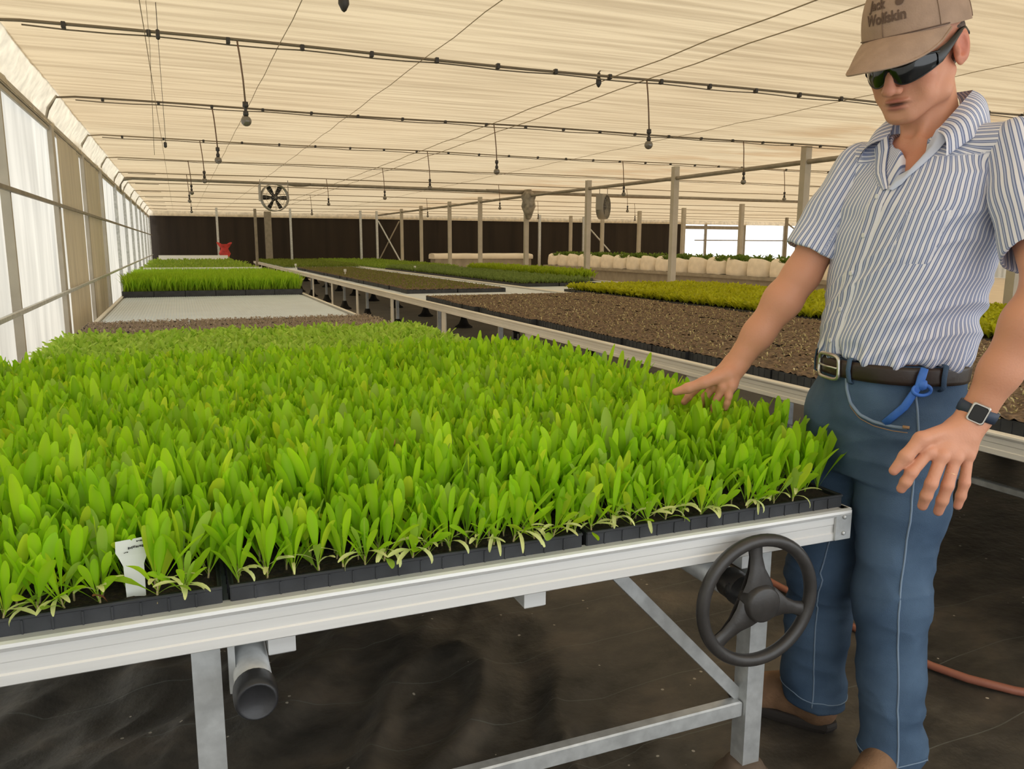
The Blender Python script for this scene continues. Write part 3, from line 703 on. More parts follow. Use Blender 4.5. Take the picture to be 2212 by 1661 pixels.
def scatter(name, variants, pts, label, group=None, cat='seedlings', tilt=.14, smin=.85, smax=1.18, mt=None, seed=1, tone=None):
    """one uncountable mass of leaves"""
    rng = np.random.default_rng(seed); V, Q, C, o = [], [], [], 0
    for (x, y, z, s) in pts:
        v, q, c = variants[rng.integers(len(variants))]
        a = rng.uniform(0, 2*PI); ca, sa = math.cos(a), math.sin(a); tx, ty = rng.normal(0, tilt*.6), rng.normal(0, tilt*.6)
        k = s*rng.uniform(smin, smax); p = v*k
        p = p@np.array([[ca, sa, 0], [-sa, ca, 0], [0, 0, 1]])
        p[:, 0] += p[:, 2]*tx; p[:, 1] += p[:, 2]*ty
        V.append(p+np.array((x, y, z))); Q.append(q+o); o += len(v); C.append(c*rng.uniform(.88, 1.1)*(1 if tone is None else np.array(tone)))
    me = fastmesh(name, np.concatenate(V), np.concatenate(Q), mt or M_leaf, True, np.concatenate(C))
    return obj(name, me, None, None, label, cat, group, 'stuff')
scatter('seedling_mass', TALL, [(x, y, zs_, (1.0 if j > 3 else .85 if j else .62)*(1 if y < 3.0 else .93)) for x, y, j in rest], 'crowded upright bright green seedlings filling the front bench behind the edge rows')

# white plant label
tg = MB()
P = [[(-.022, 0, .105), (-.023, .002, .085), (-.020, .003, .078), (-.014, .004, .06), (-.013, .004, .0)], [(.024, 0, .107), (.024, .002, .085), (.020, .003, .078), (.014, .004, .06), (.013, .004, .0)]]
tg.grid(P, smooth=False); tg.grid(np.array(P)+np.array((0, .0012, 0)), smooth=False, flip=True)
M_white = mat('white_label_plastic', (.82, .83, .80), .5)
M_ink = mat('ink', (.02, .02, .02), .6)
tagO = obj('plant_label', tg, M_white, label='white T-shaped plant label stuck in the front tray', cat='label', loc=(-.103, 1.425, zs_-.004)); tagO.rotation_euler = (-.1, 0, .12); tagO.scale = (1.15, 1, 1.0)
def text_mesh(s, size, mt, name='lettering', ext=.0004, bold=0.0):
    cu = bpy.data.curves.new(name, 'FONT'); cu.body = s; cu.size = size; cu.align_x = 'CENTER'; cu.align_y = 'CENTER'; cu.extrude = ext; cu.offset = bold; cu.resolution_u = 3
    t = bpy.data.objects.new(name, cu); COL.objects.link(t); bpy.context.view_layer.update()
    dg = bpy.context.evaluated_depsgraph_get(); me = bpy.data.meshes.new_from_object(t.evaluated_get(dg)); bpy.data.objects.remove(t); bpy.data.curves.remove(cu)
    me.materials.clear(); me.materials.append(mt); return me
m = MB(); r_ = random.Random(5)
for z, x0, x1, hgt in ((.101, .006, .016, .0026), (.0915, -.006, .016, .0042), (.084, -.012, -.006, .0022)):
    x = x0
    while x < x1:
        w_ = r_.uniform(.0010, .0022); m.box((x+w_/2, -.0010, z+r_.uniform(-.0006, .0006)+.05*(x-x0)), (w_, .0004, hgt*r_.uniform(.55, 1))); x += w_+r_.uniform(.0003, .0008)
obj('print', m, M_ink, tagO, label='smudged dark print')

# little pink bud among the leaves, brown withered leaf by the label
b_ = MB().lathe([(.001, -.012), (.006, -.006), (.008, 0), (.005, .008), (.001, .012)], n=10)
obj('pale_bud', b_, mat('pink_bud', (.70, .42, .16), .6), label='single pale pink-orange bud poking out among the bright leaves', cat='bud', loc=(.42, 1.72, zs_+.155))
v, q, c = leaf(.045, .010, (0, 0, .0), -2.2, .5, .9, .5, 8)
obj('withered_leaf', fastmesh('withered_leaf', v, q, mat('brown_leaf', (.30, .11, .04), .8), True), label='small brown withered leaf left of the white plant label', cat='leaf', loc=(-.145, 1.415, zs_))

# ---- second block: low bushy seedlings
def bushy(rng, H=.095, nl=11, wd=.022, cols=((.36, .60, .05), (.66, .86, .17)), n=6, sp=1.0):
    P = []
    for k in range(nl):
        a = rng.random(); col = np.array(cols[0])*(1-a)+np.array(cols[1])*a
        P.append(leaf(H*rng.uniform(.6, 1.1), wd*rng.uniform(.7, 1.2), (0, 0, .006), k*2.4+rng.uniform(-.4, .4), rng.uniform(.15, .95)*sp, rng.uniform(.2, 1.2)*sp, .3, n, rng.uniform(-.8, .8), .4, .7, col, .1))
    return join(P)
BUSH = [bushy(rl, .095, 12, .018, sp=1.15) for _ in range(6)]
def grid_pts(x0, x1, y0, y1, st, z, jit=.3, s=1.0, holes=0.0, sy=None):
    sy = sy or st; out = []
    for y in np.arange(y0+st/2, y1, sy):
        for x in np.arange(x0+st/2, x1, st):
            if RNG.random() < holes: continue
            out.append((x+RNG.uniform(-jit, jit)*st, y+RNG.uniform(-jit, jit)*sy, z, s))
    return out
def lay_trays(xcs, y0, rows, name_lab, group, soil, rot=False, jit=0.0, h=TH, tray=None, soilm=None):
    k = 0
    for r in range(rows):
        for c, x in enumerate(xcs):
            lab = '%s, %s row back, %s' % (name_lab, nth(r), ('left', 'middle', 'right')[c] if len(xcs) == 3 else ('left', 'right')[c] if len(xcs) == 2 else nth(c)+' across') if len(xcs) > 1 else '%s, %s row back' % (name_lab, nth(r))
            o = obj('plug_tray', tray or TRAYM, None, None, lab, 'tray', group, loc=(x+(random.uniform(-jit, jit)), y0+.1725+r*.3475, BZ))
            if jit: o.rotation_euler.z = random.uniform(-.012, .012)
            sm = soilm or SOILM
            obj('soil', sm[k % len(sm)], None, o); k += 1
lay_trays(XC, 3.50, 5, 'plug tray under the low bushy seedlings', 'trays of bushy seedlings', None)
scatter('bushy_seedlings', BUSH, grid_pts(-.64, 1.43, 3.50, 5.22, .040, zs_, .35), 'low bushy light green seedlings just behind the tall bright crop', seed=2)
# third block: sprouting soil strip with purplish tinge
M_soil2 = mat('sprouting_mix', (.42, .34, .33), .95, col2=(.12, .09, .088), vscale=70, bump=.9, bscale=120)
SOIL2 = [soil_mesh(seed=s+5, amp=.006).mesh('soil', M_soil2) for s in range(2)]
lay_trays(XC, 5.26, 4, 'plug tray of greyish purple-tinged sprouting mix', 'trays of sprouting mix', None, soilm=SOIL2)
SPR = [bushy(rl, .03, 4, .010, ((.34, .24, .235), (.56, .45, .41)), 4) for _ in range(4)]
scatter('tiny_sprouts', SPR, grid_pts(-.64, 1.43, 5.27, 6.64, .036, zs_, .3), 'tiny purplish sprouts on the grey soil strip before the bare white bench', seed=3)
# bare bench: corrugated white mat
m = MB(); P = []
for i, x in enumerate(np.arange(-.61, 1.40, .0125)): P.append([(x, 6.85, BZ+.004+.004*(i % 2)), (x, 10.45, BZ+.004+.004*(i % 2))])
m.grid(P, smooth=False, flip=True); obj('bench_mat', m, mat('white_ribbed_mat', (.60, .70, .80), .5, var=.04, vscale=4), label='bare ribbed white mat on the bench between soil strip and grassy seedlings', cat='mat')

# fourth block: grassy seedlings in trays turned lengthwise, six across
def grassy(rng, H=.170, nl=9, col=((.30, .55, .02), (.50, .74, .035)), n=6):
    P = []
    for k in range(nl):
        a = rng.random(); c = np.array(col[0])*(1-a)+np.array(col[1])*a
        P.append(leaf(H*rng.uniform(.7, 1.1), rng.uniform(.006, .011), (rng.uniform(-.01, .01), rng.uniform(-.01, .01), 0), rng.uniform(0, 6.28), rng.uniform(.02, .28), rng.uniform(.0, .5), .3, n, rng.uniform(-.6, .6), .1, .5, c))
    return join(P)
GRASS = [grassy(rl) for _ in range(6)]
TRAYL = tray_mesh(TD, TW, .075, (8, 16)).mesh('plug_tray', M_tray); SOILL = [soil_mesh(TD, TW, .066, nx=20, ny=40, cells=(8, 16), seed=9).mesh('soil', M_soil)]
for r in range(6):
    for c in range(6):
        o = obj('plug_tray', TRAYL, None, None, 'tray of grassy seedlings, %s across from the side wall, %s row back' % (nth(c), nth(r)), 'tray', 'trays of grassy seedlings', loc=(-.48+c*.349, 10.5+TW/2+r*.695, BZ))
        obj('soil', SOILL[0], None, o)
zg = BZ+.066
scatter('grassy_seedlings', GRASS, grid_pts(-.645, 1.43, 10.52, 12.4, .034, zg, .35), 'tall grassy bright green seedlings in lengthwise trays beyond the bare white bench', seed=4, tilt=.3)
scatter('grassy_seedlings', GRASS, grid_pts(-.645, 1.43, 12.55, 14.6, .05, zg, .35, .95), 'second stretch of grassy seedlings further down the side-wall bench', seed=5, tilt=.3)
MAT = [bushy(rl, .11, 9, .02, ((.22, .38, .03), (.38, .52, .07)), 5) for _ in range(4)]
m_strip = mat('white_strip', (.80, .80, .76), .6)
obj('divider_board', MB().box((.4, 15.6, BZ+.108), (2.0, .10, .216)), m_strip, label='pale board across the side-wall bench between grassy and low green seedlings', cat='board')
scatter('low_seedlings', MAT, grid_pts(-.60, 1.38, 15.9, 24.3, .08, BZ+.01, .4, 2.0), 'low pale green seedlings near the far end of the side-wall bench', seed=6)
obj('divider_board', MB().box((.4, 25.6, BZ+.15), (1.9, .12, .30)), m_strip, label='farthest pale board across the side-wall bench near the dark netting', cat='board')
scatter('low_seedlings', MAT, grid_pts(-.60, 1.38, 26.0, 27.3, .09, BZ+.01, .4, 2.0), 'last green seedlings of the side-wall bench before the dark netting', seed=7)

# ---- bench across the aisle: brown germination trays
M_germ = mat('germination_mix', (.27, .185, .115), .95, col2=(.045, .029, .017), vscale=34, bump=1.0, bscale=70, detail=6)
GERM = [soil_mesh(TW+.022, TD+.020, seed=s+20, amp=.013, nx=40, ny=22, domed=.0, z=TH+.003).mesh('soil', M_germ) for s in range(4)]
XB = [2.94, 3.64, 4.34]
lay_trays(XB, 1.29, 22, 'tray of brown germination mix across the aisle', 'brown soil trays across the aisle', None, jit=.03, soilm=GERM)
CHIP = [bushy(rl, .022, 3, .008, ((.30, .22, .12), (.62, .50, .32)), 4, 1.6) for _ in range(5)]
scatter('bark_chips', CHIP, grid_pts(2.62, 4.66, 1.3, 8.9, .05, BZ+TH-.004, .5, 1.0, .45), 'pale bits and chips lying on the near brown soil trays', cat='chips', seed=8, mt=leaf_mat('chip', .0, .8))
lay_trays([3.10, 3.80], 10.25, 31, 'tray of sprouting soil beyond the white gap across the aisle', 'further brown soil trays', None, jit=.01, soilm=GERM)
SPG = [bushy(rl, .03, 4, .009, ((.15, .16, .04), (.24, .24, .08)), 4) for _ in range(4)]
scatter('tiny_sprouts', SPG, grid_pts(2.78, 4.12, 10.3, 21, .06, BZ+TH-.004, .45, 1.0, .2), 'thin dull sprouts on the further brown trays across the aisle', seed=9)
scatter('low_seedlings', MAT, grid_pts(2.6, 4.65, 22.3, 30.6, .085, BZ+.01, .4, 1.1), 'low olive green seedlings at the far end of the bench across the aisle', seed=10, tone=(.62, .56, .7))
# small white flags on the far trays
for x, y, l in ((2.62, 20.2, 'nearest the aisle rail'), (2.95, 15.6, 'on the further brown trays'), (4.9, 17.6, 'beside the grey-green seedlings')):
    obj('plant_label', MB().box((0, 0, .06), (.05, .004, .05)).box((0, 0, .0), (.02, .004, .09)), M_white, label='small white plant label far off %s' % l, cat='label', loc=(x, y, BZ+TH+.03))

# ---- third bench: yellow-green seedlings
YG = [bushy(rl, .105, 12, .026, ((.40, .44, .010), (.62, .62, .016)), 6, .8) for _ in range(6)]
XY = [5.16, 5.87, 6.58]
lay_trays(XY, 3.2, 19, 'tray of yellow-green seedlings by the square posts', 'trays of yellow-green seedlings', None, jit=.012)
scatter('yellow_green_seedlings', YG, grid_pts(4.84, 6.92, 3.2, 9.75, .056, zs_, .4), 'yellow-green leafy seedlings on the bench by the square posts', seed=11)
GG = [bushy(rl, .10, 10, .012, ((.15, .24, .06), (.24, .33, .10)), 5, .7) for _ in range(5)]
lay_trays([5.16, 5.87], 11.4, 25, 'tray of fine grey-green seedlings beyond the white gap', 'trays of grey-green seedlings', None)
scatter('grey_green_seedlings', GG, grid_pts(4.84, 6.1, 11.4, 20.1, .062, zs_, .4), 'fine dull grey-green seedlings beyond the yellow-green patch', seed=12)
BR = [bushy(rl, .17, 10, .022, ((.28, .42, .015), (.44, .55, .02)), 5, .6) for _ in range(5)]
lay_trays([6.58], 12.9, 15, 'tray of tall bright seedlings beside the grey-green ones', 'trays of tall bright seedlings', None)
scatter('bright_seedlings', BR, grid_pts(6.34, 6.95, 12.9, 18.1, .058, zs_, .4), 'taller bright yellow-green patch by the posts behind the grey-green seedlings', seed=13)
scatter('low_seedlings', MAT, grid_pts(4.84, 6.92, 20.4, 30.6, .085, BZ+.01, .4, 1.2), 'green seedlings at the far end of the bench by the posts', seed=14, tone=(.8, .8, .8))

M_gutter = mat('grey_gutter', (.30, .27, .22), .6, var=.15, vscale=4)
m = MB(); P = []
for x in np.arange(9.2, 13.45, .12):
    n = .03*mnoise.noise(Vector((x*1.3, 0, 2))); P.append([(x, 30.24, .80), (x, 30.2, .82), (x, 30.2+n, .93), (x, 30.27, .99+n), (x, 30.6, 1.02+n), (x, 30.93, .99+n), (x, 31.0, .93), (x, 31.0, .80)])
m.grid(P, flip=True); e = [P[0], P[-1]]
for k, q in enumerate(e): m.add(q, [tuple(range(8))[::-1] if k else tuple(range(8))])
shb = obj('sheeted_bench', m, mat('white_sheet', (.82, .77, .68), .7, var=.06, vscale=2), label='long white sheet-covered bench in front of the dark netting', cat='bench')
obj('frame', MB().box((11.3, 30.6, .40), (4.1, .66, .80)), M_gutter, shb)
obj('black_stake', MB().tube([(0, 0, 0), (0, 0, .2)], .004, 6).tube([(.025, 0, 0), (.028, 0, .19)], .004, 6).tube([(0, 0, .17), (.026, 0, .165)], .003, 6), M_blackp, label='black two-pronged stake among the seedlings by the aisle edge', cat='stake', loc=(1.40, 3.38, zs_))
# ---- white grow bags in a row beyond the posts, dark green plants on top
M_bag = mat('white_grow_bag', (.84, .77, .66), .6, var=.08, vscale=6, bump=.2, bscale=12)
obj('bag_bench', MB().box((14.15, 21.4, .54), (1.4, 15.8, .08)).box((13.6, 21.4, .25), (.08, 15.6, .5)).box((14.7, 21.4, .25), (.08, 15.6, .5)), M_gutter, label='long low grey bench carrying the white grow bags', cat='bench')
def bag_mesh(s):
    m = MB(); P = []; n = 28
    for k, (zz, f) in enumerate(((0, 1.0), (.06, 1.02), (.18, 1.02), (.30, 1.0), (.385, .97), (.41, .90), (.395, .84))):
        row = []
        for i in range(n+1):
            t = 2*PI*i/n; c, s_ = math.cos(t), math.sin(t); e = .45
            x = .62*f*math.copysign(abs(c)**e, c); y = .40*f*math.copysign(abs(s_)**e, s_)
            dz = .05*math.cos(2*t+s)*(zz/.41)**3+.02*mnoise.noise(Vector((c*2, s_*2, s+zz*4)))
            row.append((x, y, zz+dz))
        P.append(row)
    m.grid(P); o = m.n; m.add([(0, 0, .34)]+[tuple(p) for p in P[-1][:-1]], [(0, 1+(i+1) % n, 1+i) for i in range(n)])
    return m
BAG = [bag_mesh(s).mesh('grow_bag', M_bag) for s in (0, 1.3, 2.6)]
DK = [bushy(rl, .20, 12, .07, ((.06, .125, .02), (.14, .23, .04)), 5, 1.0) for _ in range(4)]
def crop_mesh(seed):
    rng = np.random.default_rng(seed); P = []
    for k in range(18):
        v, q, c = DK[rng.integers(4)]; s = rng.uniform(.7, 1.15); a = rng.uniform(0, 6.28)
        P.append((v*s@np.array([[math.cos(a), math.sin(a), 0], [-math.sin(a), math.cos(a), 0], [0, 0, 1]])+np.array((rng.uniform(-.5, .5), rng.uniform(-.40, .40), .33)), q, c))
    V, Q, C = join(P); return fastmesh('crop', V, Q, M_leaf, True, C)
CROP = [crop_mesh(s) for s in range(3)]
for k in range(18):
    o = obj('grow_bag', BAG[k % 3], None, None, 'white grow bag, %s from the near end of the row beyond the posts' % nth(k), 'grow bag', 'white grow bags beyond the posts', loc=(14.15, 14.0+k*.87, .582))
    obj('crop', CROP[k % 3], None, o, label='dark leafy crop')
PT = {'neck': (1.6458, 1.4182, 1.6246), 'Rsh': (1.5987, 1.5770, 1.5336), 'Relb': (1.4837, 1.6321, 1.2786), 'Rwri': (1.3488, 1.7093, 1.0381), 'Lsh': (1.6803, 1.2218, 1.5490), 'Lelb': (1.5865, 1.0579, 1.2766), 'Lwri': (1.5123, 1.1317, 1.0030), 'Lhip': (1.6073, 1.3712, 0.9393), 'Lknee': (1.5679, 1.3442, 0.5051), 'Lank': (1.5768, 1.3084, 0.1298), 'Lhem': (1.5715, 1.3069, 0.0809), 'Rhip': (1.5886, 1.5330, 0.9261), 'Rknee': (1.5482, 1.5554, 0.4847), 'Rank': (1.5767, 1.5825, 0.1591), 'Rhem': (1.5837, 1.5838, 0.0929), 'L1a': (1.4705, 1.1388, 0.9783), 'L1b': (1.3800, 1.1452, 0.9623), 'L1c': (1.3489, 1.1515, 0.9277), 'L1d': (1.3326, 1.1634, 0.8958), 'L2a': (1.3967, 1.1388, 0.9359), 'L2b': (1.3574, 1.1418, 0.8951), 'L2c': (1.3499, 1.1467, 0.8749), 'L2d': (1.3486, 1.1551, 0.8578), 'L3a': (1.4163, 1.1237, 0.9280), 'L3b': (1.3892, 1.1191, 0.8743), 'L3c': (1.3867, 1.1261, 0.8470), 'L3d': (1.3913, 1.1362, 0.8215), 'L4a': (1.4469, 1.1158, 0.9239), 'L4b': (1.4240, 1.1093, 0.8692), 'L4c': (1.4213, 1.1154, 0.8362), 'L4d': (1.4251, 1.1253, 0.8086), 'L5a': (1.4801, 1.1139, 0.9270), 'L5b': (1.4704, 1.1072, 0.8705), 'L5c': (1.4680, 1.1106, 0.8419), 'L5d': (1.4676, 1.1152, 0.8185), 'Lp': (1.4612, 1.1336, 0.9606), 'Lp2': (1.4973, 1.1304, 0.9630), 'Lp1': (1.4284, 1.1418, 0.9616), 'R1a': (1.3164, 1.6968, 1.0194), 'R1b': (1.2502, 1.7087, 0.9968), 'R1c': (1.2171, 1.7305, 0.9806), 'R1d': (1.1929, 1.7495, 0.9690), 'R2a': (1.2902, 1.7474, 0.9932), 'R2b': (1.2685, 1.7734, 0.9649), 'R2c': (1.2594, 1.7847, 0.9457), 'R2d': (1.2497, 1.7913, 0.9297), 'R3a': (1.2954, 1.7213, 0.9845), 'R3b': (1.2830, 1.7425, 0.9515), 'R3c': (1.2763, 1.7523, 0.9299), 'R3d': (1.2713, 1.7565, 0.9116), 'R4a': (1.3018, 1.6960, 0.9833), 'R4b': (1.2936, 1.7043, 0.9501), 'R4c': (1.2918, 1.7121, 0.9287), 'R4d': (1.2895, 1.7157, 0.9131), 'R5a': (1.3171, 1.6798, 0.9900), 'R5b': (1.3085, 1.6779, 0.9613), 'R5c': (1.3061, 1.6811, 0.9435), 'R5d': (1.3051, 1.6844, 0.9293), 'Rp': (1.3174, 1.7168, 1.0089), 'watch': (1.4927, 1.1084, 1.0141), 'ring': (1.4324, 1.1101, 0.8917), }
PT = {k: np.array(v) for k, v in PT.items()}
# ------------------------------------------------------------------ solid-field modelling (smooth unions, then one closed skin)
class Field:
    def __init__(s, lo, hi, h):
        s.lo = np.array(lo, float); s.h = h; s.n = np.ceil((np.array(hi)-s.lo)/h).astype(int)+1
        s.d = np.full(s.n, .2, np.float32)
    def add(s, fn, lo, hi, k=.01, op='u', m=None):
        m = (k*1.2+3*s.h) if m is None else m
        a = np.clip(np.floor((np.array(lo)-m-s.lo)/s.h).astype(int), 0, s.n-1); b = np.clip(np.ceil((np.array(hi)+m-s.lo)/s.h).astype(int)+1, 1, s.n)
        if np.any(b <= a): return s
        ax = [s.lo[i]+s.h*np.arange(a[i], b[i]) for i in range(3)]
        p = np.stack(np.meshgrid(*ax, indexing='ij'), -1).astype(np.float32)
        e = fn(p); sl = tuple(slice(a[i], b[i]) for i in range(3)); d = s.d[sl]
        if op == 's': e = -e; h = np.clip(.5-.5*(e-d)/k*-1*-1, 0, 1); r = -smin(-d, -e, k)
        else: r = smin(d, e, k)
        s.d[sl] = r; return s
    def cap(s, a, b, ra, rb, k=.01, op='u', flat=None):
        a = np.array(a, float); b = np.array(b, float); R_ = max(ra, rb)
        return s.add(lambda p: capsule(p, a, b, ra, rb, flat), np.minimum(a, b)-R_, np.maximum(a, b)+R_, k, op)
    def chain(s, pts, rs, k=.01, flat=None):
        for i in range(len(pts)-1): s.cap(pts[i], pts[i+1], rs[i], rs[i+1], k, 'u', flat)
        return s
    def ell(s, c, r, M=None, k=.01, op='u'):
        c = np.array(c, float); r = np.array(r, float); M = np.eye(3) if M is None else np.array(M); R_ = max(r)
        return s.add(lambda p: ellipsoid((p-c)@M, r), c-R_, c+R_, k, op)
    def skin(s, smooth=1):
        d = s.d; n = d.shape; sg = d < 0
        c = np.zeros((n[0]-1, n[1]-1, n[2]-1), np.int8)
        for i in (0, 1):
            for j in (0, 1):
                for k in (0, 1): c += sg[i:n[0]-1+i, j:n[1]-1+j, k:n[2]-1+k]
        act = np.argwhere((c > 0) & (c < 8)); del c
        idx = -np.ones((n[0]-1, n[1]-1, n[2]-1), np.int32); idx[tuple(act.T)] = np.arange(len(act))
        cn = [(i, j, k) for i in (0, 1) for j in (0, 1) for k in (0, 1)]
        val = {q: d[act[:, 0]+q[0], act[:, 1]+q[1], act[:, 2]+q[2]] for q in cn}
        acc = np.zeros((len(act), 3)); cnt = np.zeros(len(act))
        for q in cn:
            for ax in range(3):
                if q[ax] == 1: continue
                r = list(q); r[ax] = 1; r = tuple(r); va, vb = val[q], val[r]; m = (va < 0) != (vb < 0)
                t = np.where(m, va/np.where(m, va-vb, 1), 0); pt = np.repeat(np.array(q, float)[None], len(act), 0); pt[:, ax] += t
                acc += pt*m[:, None]; cnt += m
        V = s.lo+s.h*(act+acc/np.maximum(cnt, 1)[:, None])
        F = []
        for ax in range(3):
            u, w = (ax+1) % 3, (ax+2) % 3
            sl0 = [slice(1, n[i]-1) for i in range(3)]; sl1 = list(sl0); sl0[ax] = slice(0, n[ax]-1); sl1[ax] = slice(1, n[ax])
            A = sg[tuple(sl0)]; B = sg[tuple(sl1)]; e = np.argwhere(A != B); off = np.array([1, 1, 1]); off[ax] = 0; e = e+off
            ina = sg[tuple(e.T)]
            def cell(du, dw):
                q = e.copy(); q[:, u] -= du; q[:, w] -= dw; return idx[tuple(q.T)]
            Q = np.stack([cell(1, 1), cell(0, 1), cell(0, 0), cell(1, 0)], 1)
            Q[~ina] = Q[~ina][:, ::-1]; F.append(Q)
        F = np.concatenate(F); F = F[(F >= 0).all(1)]
        for _ in range(smooth): V = relax(V, F, .5)
        return V, F
def relax(V, F, a):
    E = np.concatenate([F[:, [0, 1]], F[:, [1, 2]], F[:, [2, 3]], F[:, [3, 0]]]); acc = np.zeros_like(V); cnt = np.zeros(len(V))
    for i, j in ((0, 1), (1, 0)):
        for ax in range(3): acc[:, ax] += np.bincount(E[:, i], V[E[:, j], ax], len(V))
        cnt += np.bincount(E[:, i], minlength=len(V))
    return V*(1-a)+a*acc/np.maximum(cnt, 1)[:, None]
def vnormals(V, F):
    fn = np.cross(V[F[:, 2]]-V[F[:, 0]], V[F[:, 3]]-V[F[:, 1]]); N = np.zeros_like(V)
    for k in range(4):
        for ax in range(3): N[:, ax] += np.bincount(F[:, k], fn[:, ax], len(V))
    return N/(np.linalg.norm(N, axis=1)[:, None]+1e-12)
def smin(a, b, k): h = np.clip(.5+.5*(b-a)/k, 0, 1); return (b+(a-b)*h-k*h*(1-h)).astype(np.float32)
def capsule(p, a, b, ra, rb, flat=None):
    ba = b-a; q = p-a; t = np.clip(q@ba/max(ba@ba, 1e-9), 0, 1); w = q-t[..., None]*ba
    if flat is not None:
        n, sc = flat; w = w+np.asarray(n)*((w@np.asarray(n))*(1/sc-1))[..., None]
    return np.linalg.norm(w, axis=-1)-(ra+(rb-ra)*t)
def ellipsoid(q, r):
    k0 = np.linalg.norm(q/r, axis=-1); k1 = np.linalg.norm(q/(r*r), axis=-1); return k0*(k0-1)/np.maximum(k1, 1e-6)
def unit(v): v = np.array(v, float); return v/np.linalg.norm(v)
def facing(az): a = math.radians(az); return np.array((math.sin(a), math.cos(a), 0))
def left_of(f): return np.array((-f[1], f[0], 0))

# trunk: stacked ellipses  z, cx, cy, half width, half depth, azimuth
STACK = np.array([(.80, 1.607, 1.448, .172, .128, 281), (.93, 1.604, 1.446, .182, .138, 281), (1.07, 1.606, 1.440, .176, .142, 287), (1.13, 1.612, 1.436, .184, .150, 286), (1.22, 1.617, 1.432, .184, .144, 282),
                  (1.33, 1.622, 1.424, .186, .138, 276), (1.44, 1.627, 1.420, .192, .132, 270), (1.51, 1.637, 1.418, .180, .112, 269), (1.565, 1.642, 1.417, .120, .085, 268), (1.60, 1.646, 1.417, .072, .068, 268)])
def st(z): return [np.interp(z, STACK[:, 0], STACK[:, k]) for k in range(1, 6)]
def trunk_field(grow):
    def fn(p):
        z = np.clip(p[..., 2], STACK[0, 0], STACK[-1, 0]); cx, cy, a, b, az = st(z); a = a+grow; b = b+grow; az = np.radians(az)
        fx, fy = np.sin(az), np.cos(az); dx, dy = p[..., 0]-cx, p[..., 1]-cy
        f = dx*fx+dy*fy; l = -dx*fy+dy*fx; q = np.sqrt((np.abs(l)/a)**2.25+(np.abs(f)/b)**2.25+1e-9)**(2/2.25)
        d = (q-1)*np.minimum(a, b)*.9
        return np.maximum(d, np.maximum(STACK[0, 0]-p[..., 2], p[..., 2]-(STACK[-1, 0]+grow)))
    return fn
def on_trunk(th, z, grow=0.0):
    cx, cy, a, b, az = st(z); F_ = facing(az); L_ = left_of(F_); a += grow; b += grow; c, s_ = math.cos(th), math.sin(th)
    e = 2/2.25; f = b*math.copysign(abs(c)**e, c); l = a*math.copysign(abs(s_)**e, s_)
    return np.array((cx, cy, z))+F_*f+L_*l
LO, HI = np.array((1.36, 1.12, .78)), np.array((1.92, 1.74, 1.72))

# head frame: x = his left, y = face, z = up
HC = np.array((1.582, 1.421, 1.784)); hy = facing(258); hp = math.radians(-20)
hl0 = left_of(hy); hz0 = np.array((0, 0, 1.)); HY = hy*math.cos(hp)+hz0*math.sin(hp); HZ = np.cross(HY, hl0)*-1
HZ = np.cross(-hl0, HY); HX = hl0
tilt = math.radians(0); HX, HZ = HX*math.cos(tilt)+HZ*math.sin(tilt), HZ*math.cos(tilt)-HX*math.sin(tilt)
HM = np.stack([HX, HY, HZ], 1); HS = 1.12
def hw(p): return HC+HM@(np.array(p, float)*HS)
def hl(P_): return ((P_-HC)@HM)/HS
B = Field((1.15, .99, .79), (1.80, 1.83, 1.94), .0023)
def hcap(a, b, ra, rb, k=.012, op='u'): B.cap(hw(a), hw(b), ra*HS, rb*HS, k, op)
def hell(c, r, k=.012, op='u'): B.ell(hw(c), np.array(r)*HS, HM, k, op)
hell((0, -.012, .040), (.076, .098, .090), .02)
hell((0, .030, -.020), (.066, .064, .088), .02)
for s in (-1, 1):
    hcap((s*.054, -.005, -.045), (s*.050, .014, -.078), .018, .017, .02)
    hcap((s*.050, .014, -.076), (s*.017, .074, -.104), .017, .015, .02)
    hell((s*.046, .058, -.032), (.021, .018, .016), .02)
    hcap((s*.012, .090, .020), (s*.042, .074, .022), .010, .009, .014)
    hell((s*.045, .060, -.062), (.014, .016, .022), .02)
hell((0, .078, -.105), (.021, .016, .016), .014)
hell((0, .066, -.085), (.040, .024, .030), .02)
hcap((0, .088, .002), (0, .108, -.040), .0085, .0105, .010)
hell((0, .111, -.049), (.0125, .0125, .0105), .008)
for s in (-1, 1): hell((s*.0135, .101, -.051), (.0075, .0105, .0080), .005)
for s in (-1, 1):
    hell((s*.032, .100, .000), (.018, .012, .013), .012, 's')
    hell((s*.031, .074, .000), (.0125, .0125, .0125), .004)
    hcap((s*.023, .101, -.053), (s*.037, .086, -.078), .0016, .0016, .008, 's')
    hell((s*.006, .108, -.0595), (.003, .005, .0025), .003, 's')
    # ears
    hell((s*.079, -.014, -.006), (.0085, .021, .034), .006)
    hell((s*.083, -.022, -.002), (.008, .0165, .031), .006)
    hell((s*.0925, -.008, -.003), (.0105, .0150, .0240), .003, 's'); hell((s*.086, -.009, -.012), (.006, .007, .009), .003, 's')
    hell((s*.083, .002, -.010), (.005, .005, .008), .004)
hell((0, .0885, -.0722), (.025, .011, .0050), .006)
hell((0, .0870, -.0855), (.021, .012, .0062), .006)
hcap((-.023, .093, -.0790), (.023, .093, -.0790), .0020, .0020, .002, 's'); hcap((-.012, .097, -.0792), (.012, .097, -.0792), .0030, .0030, .002, 's')

hell((0, .1005, -.0965), (.018, .007, .0050), .012, 's')
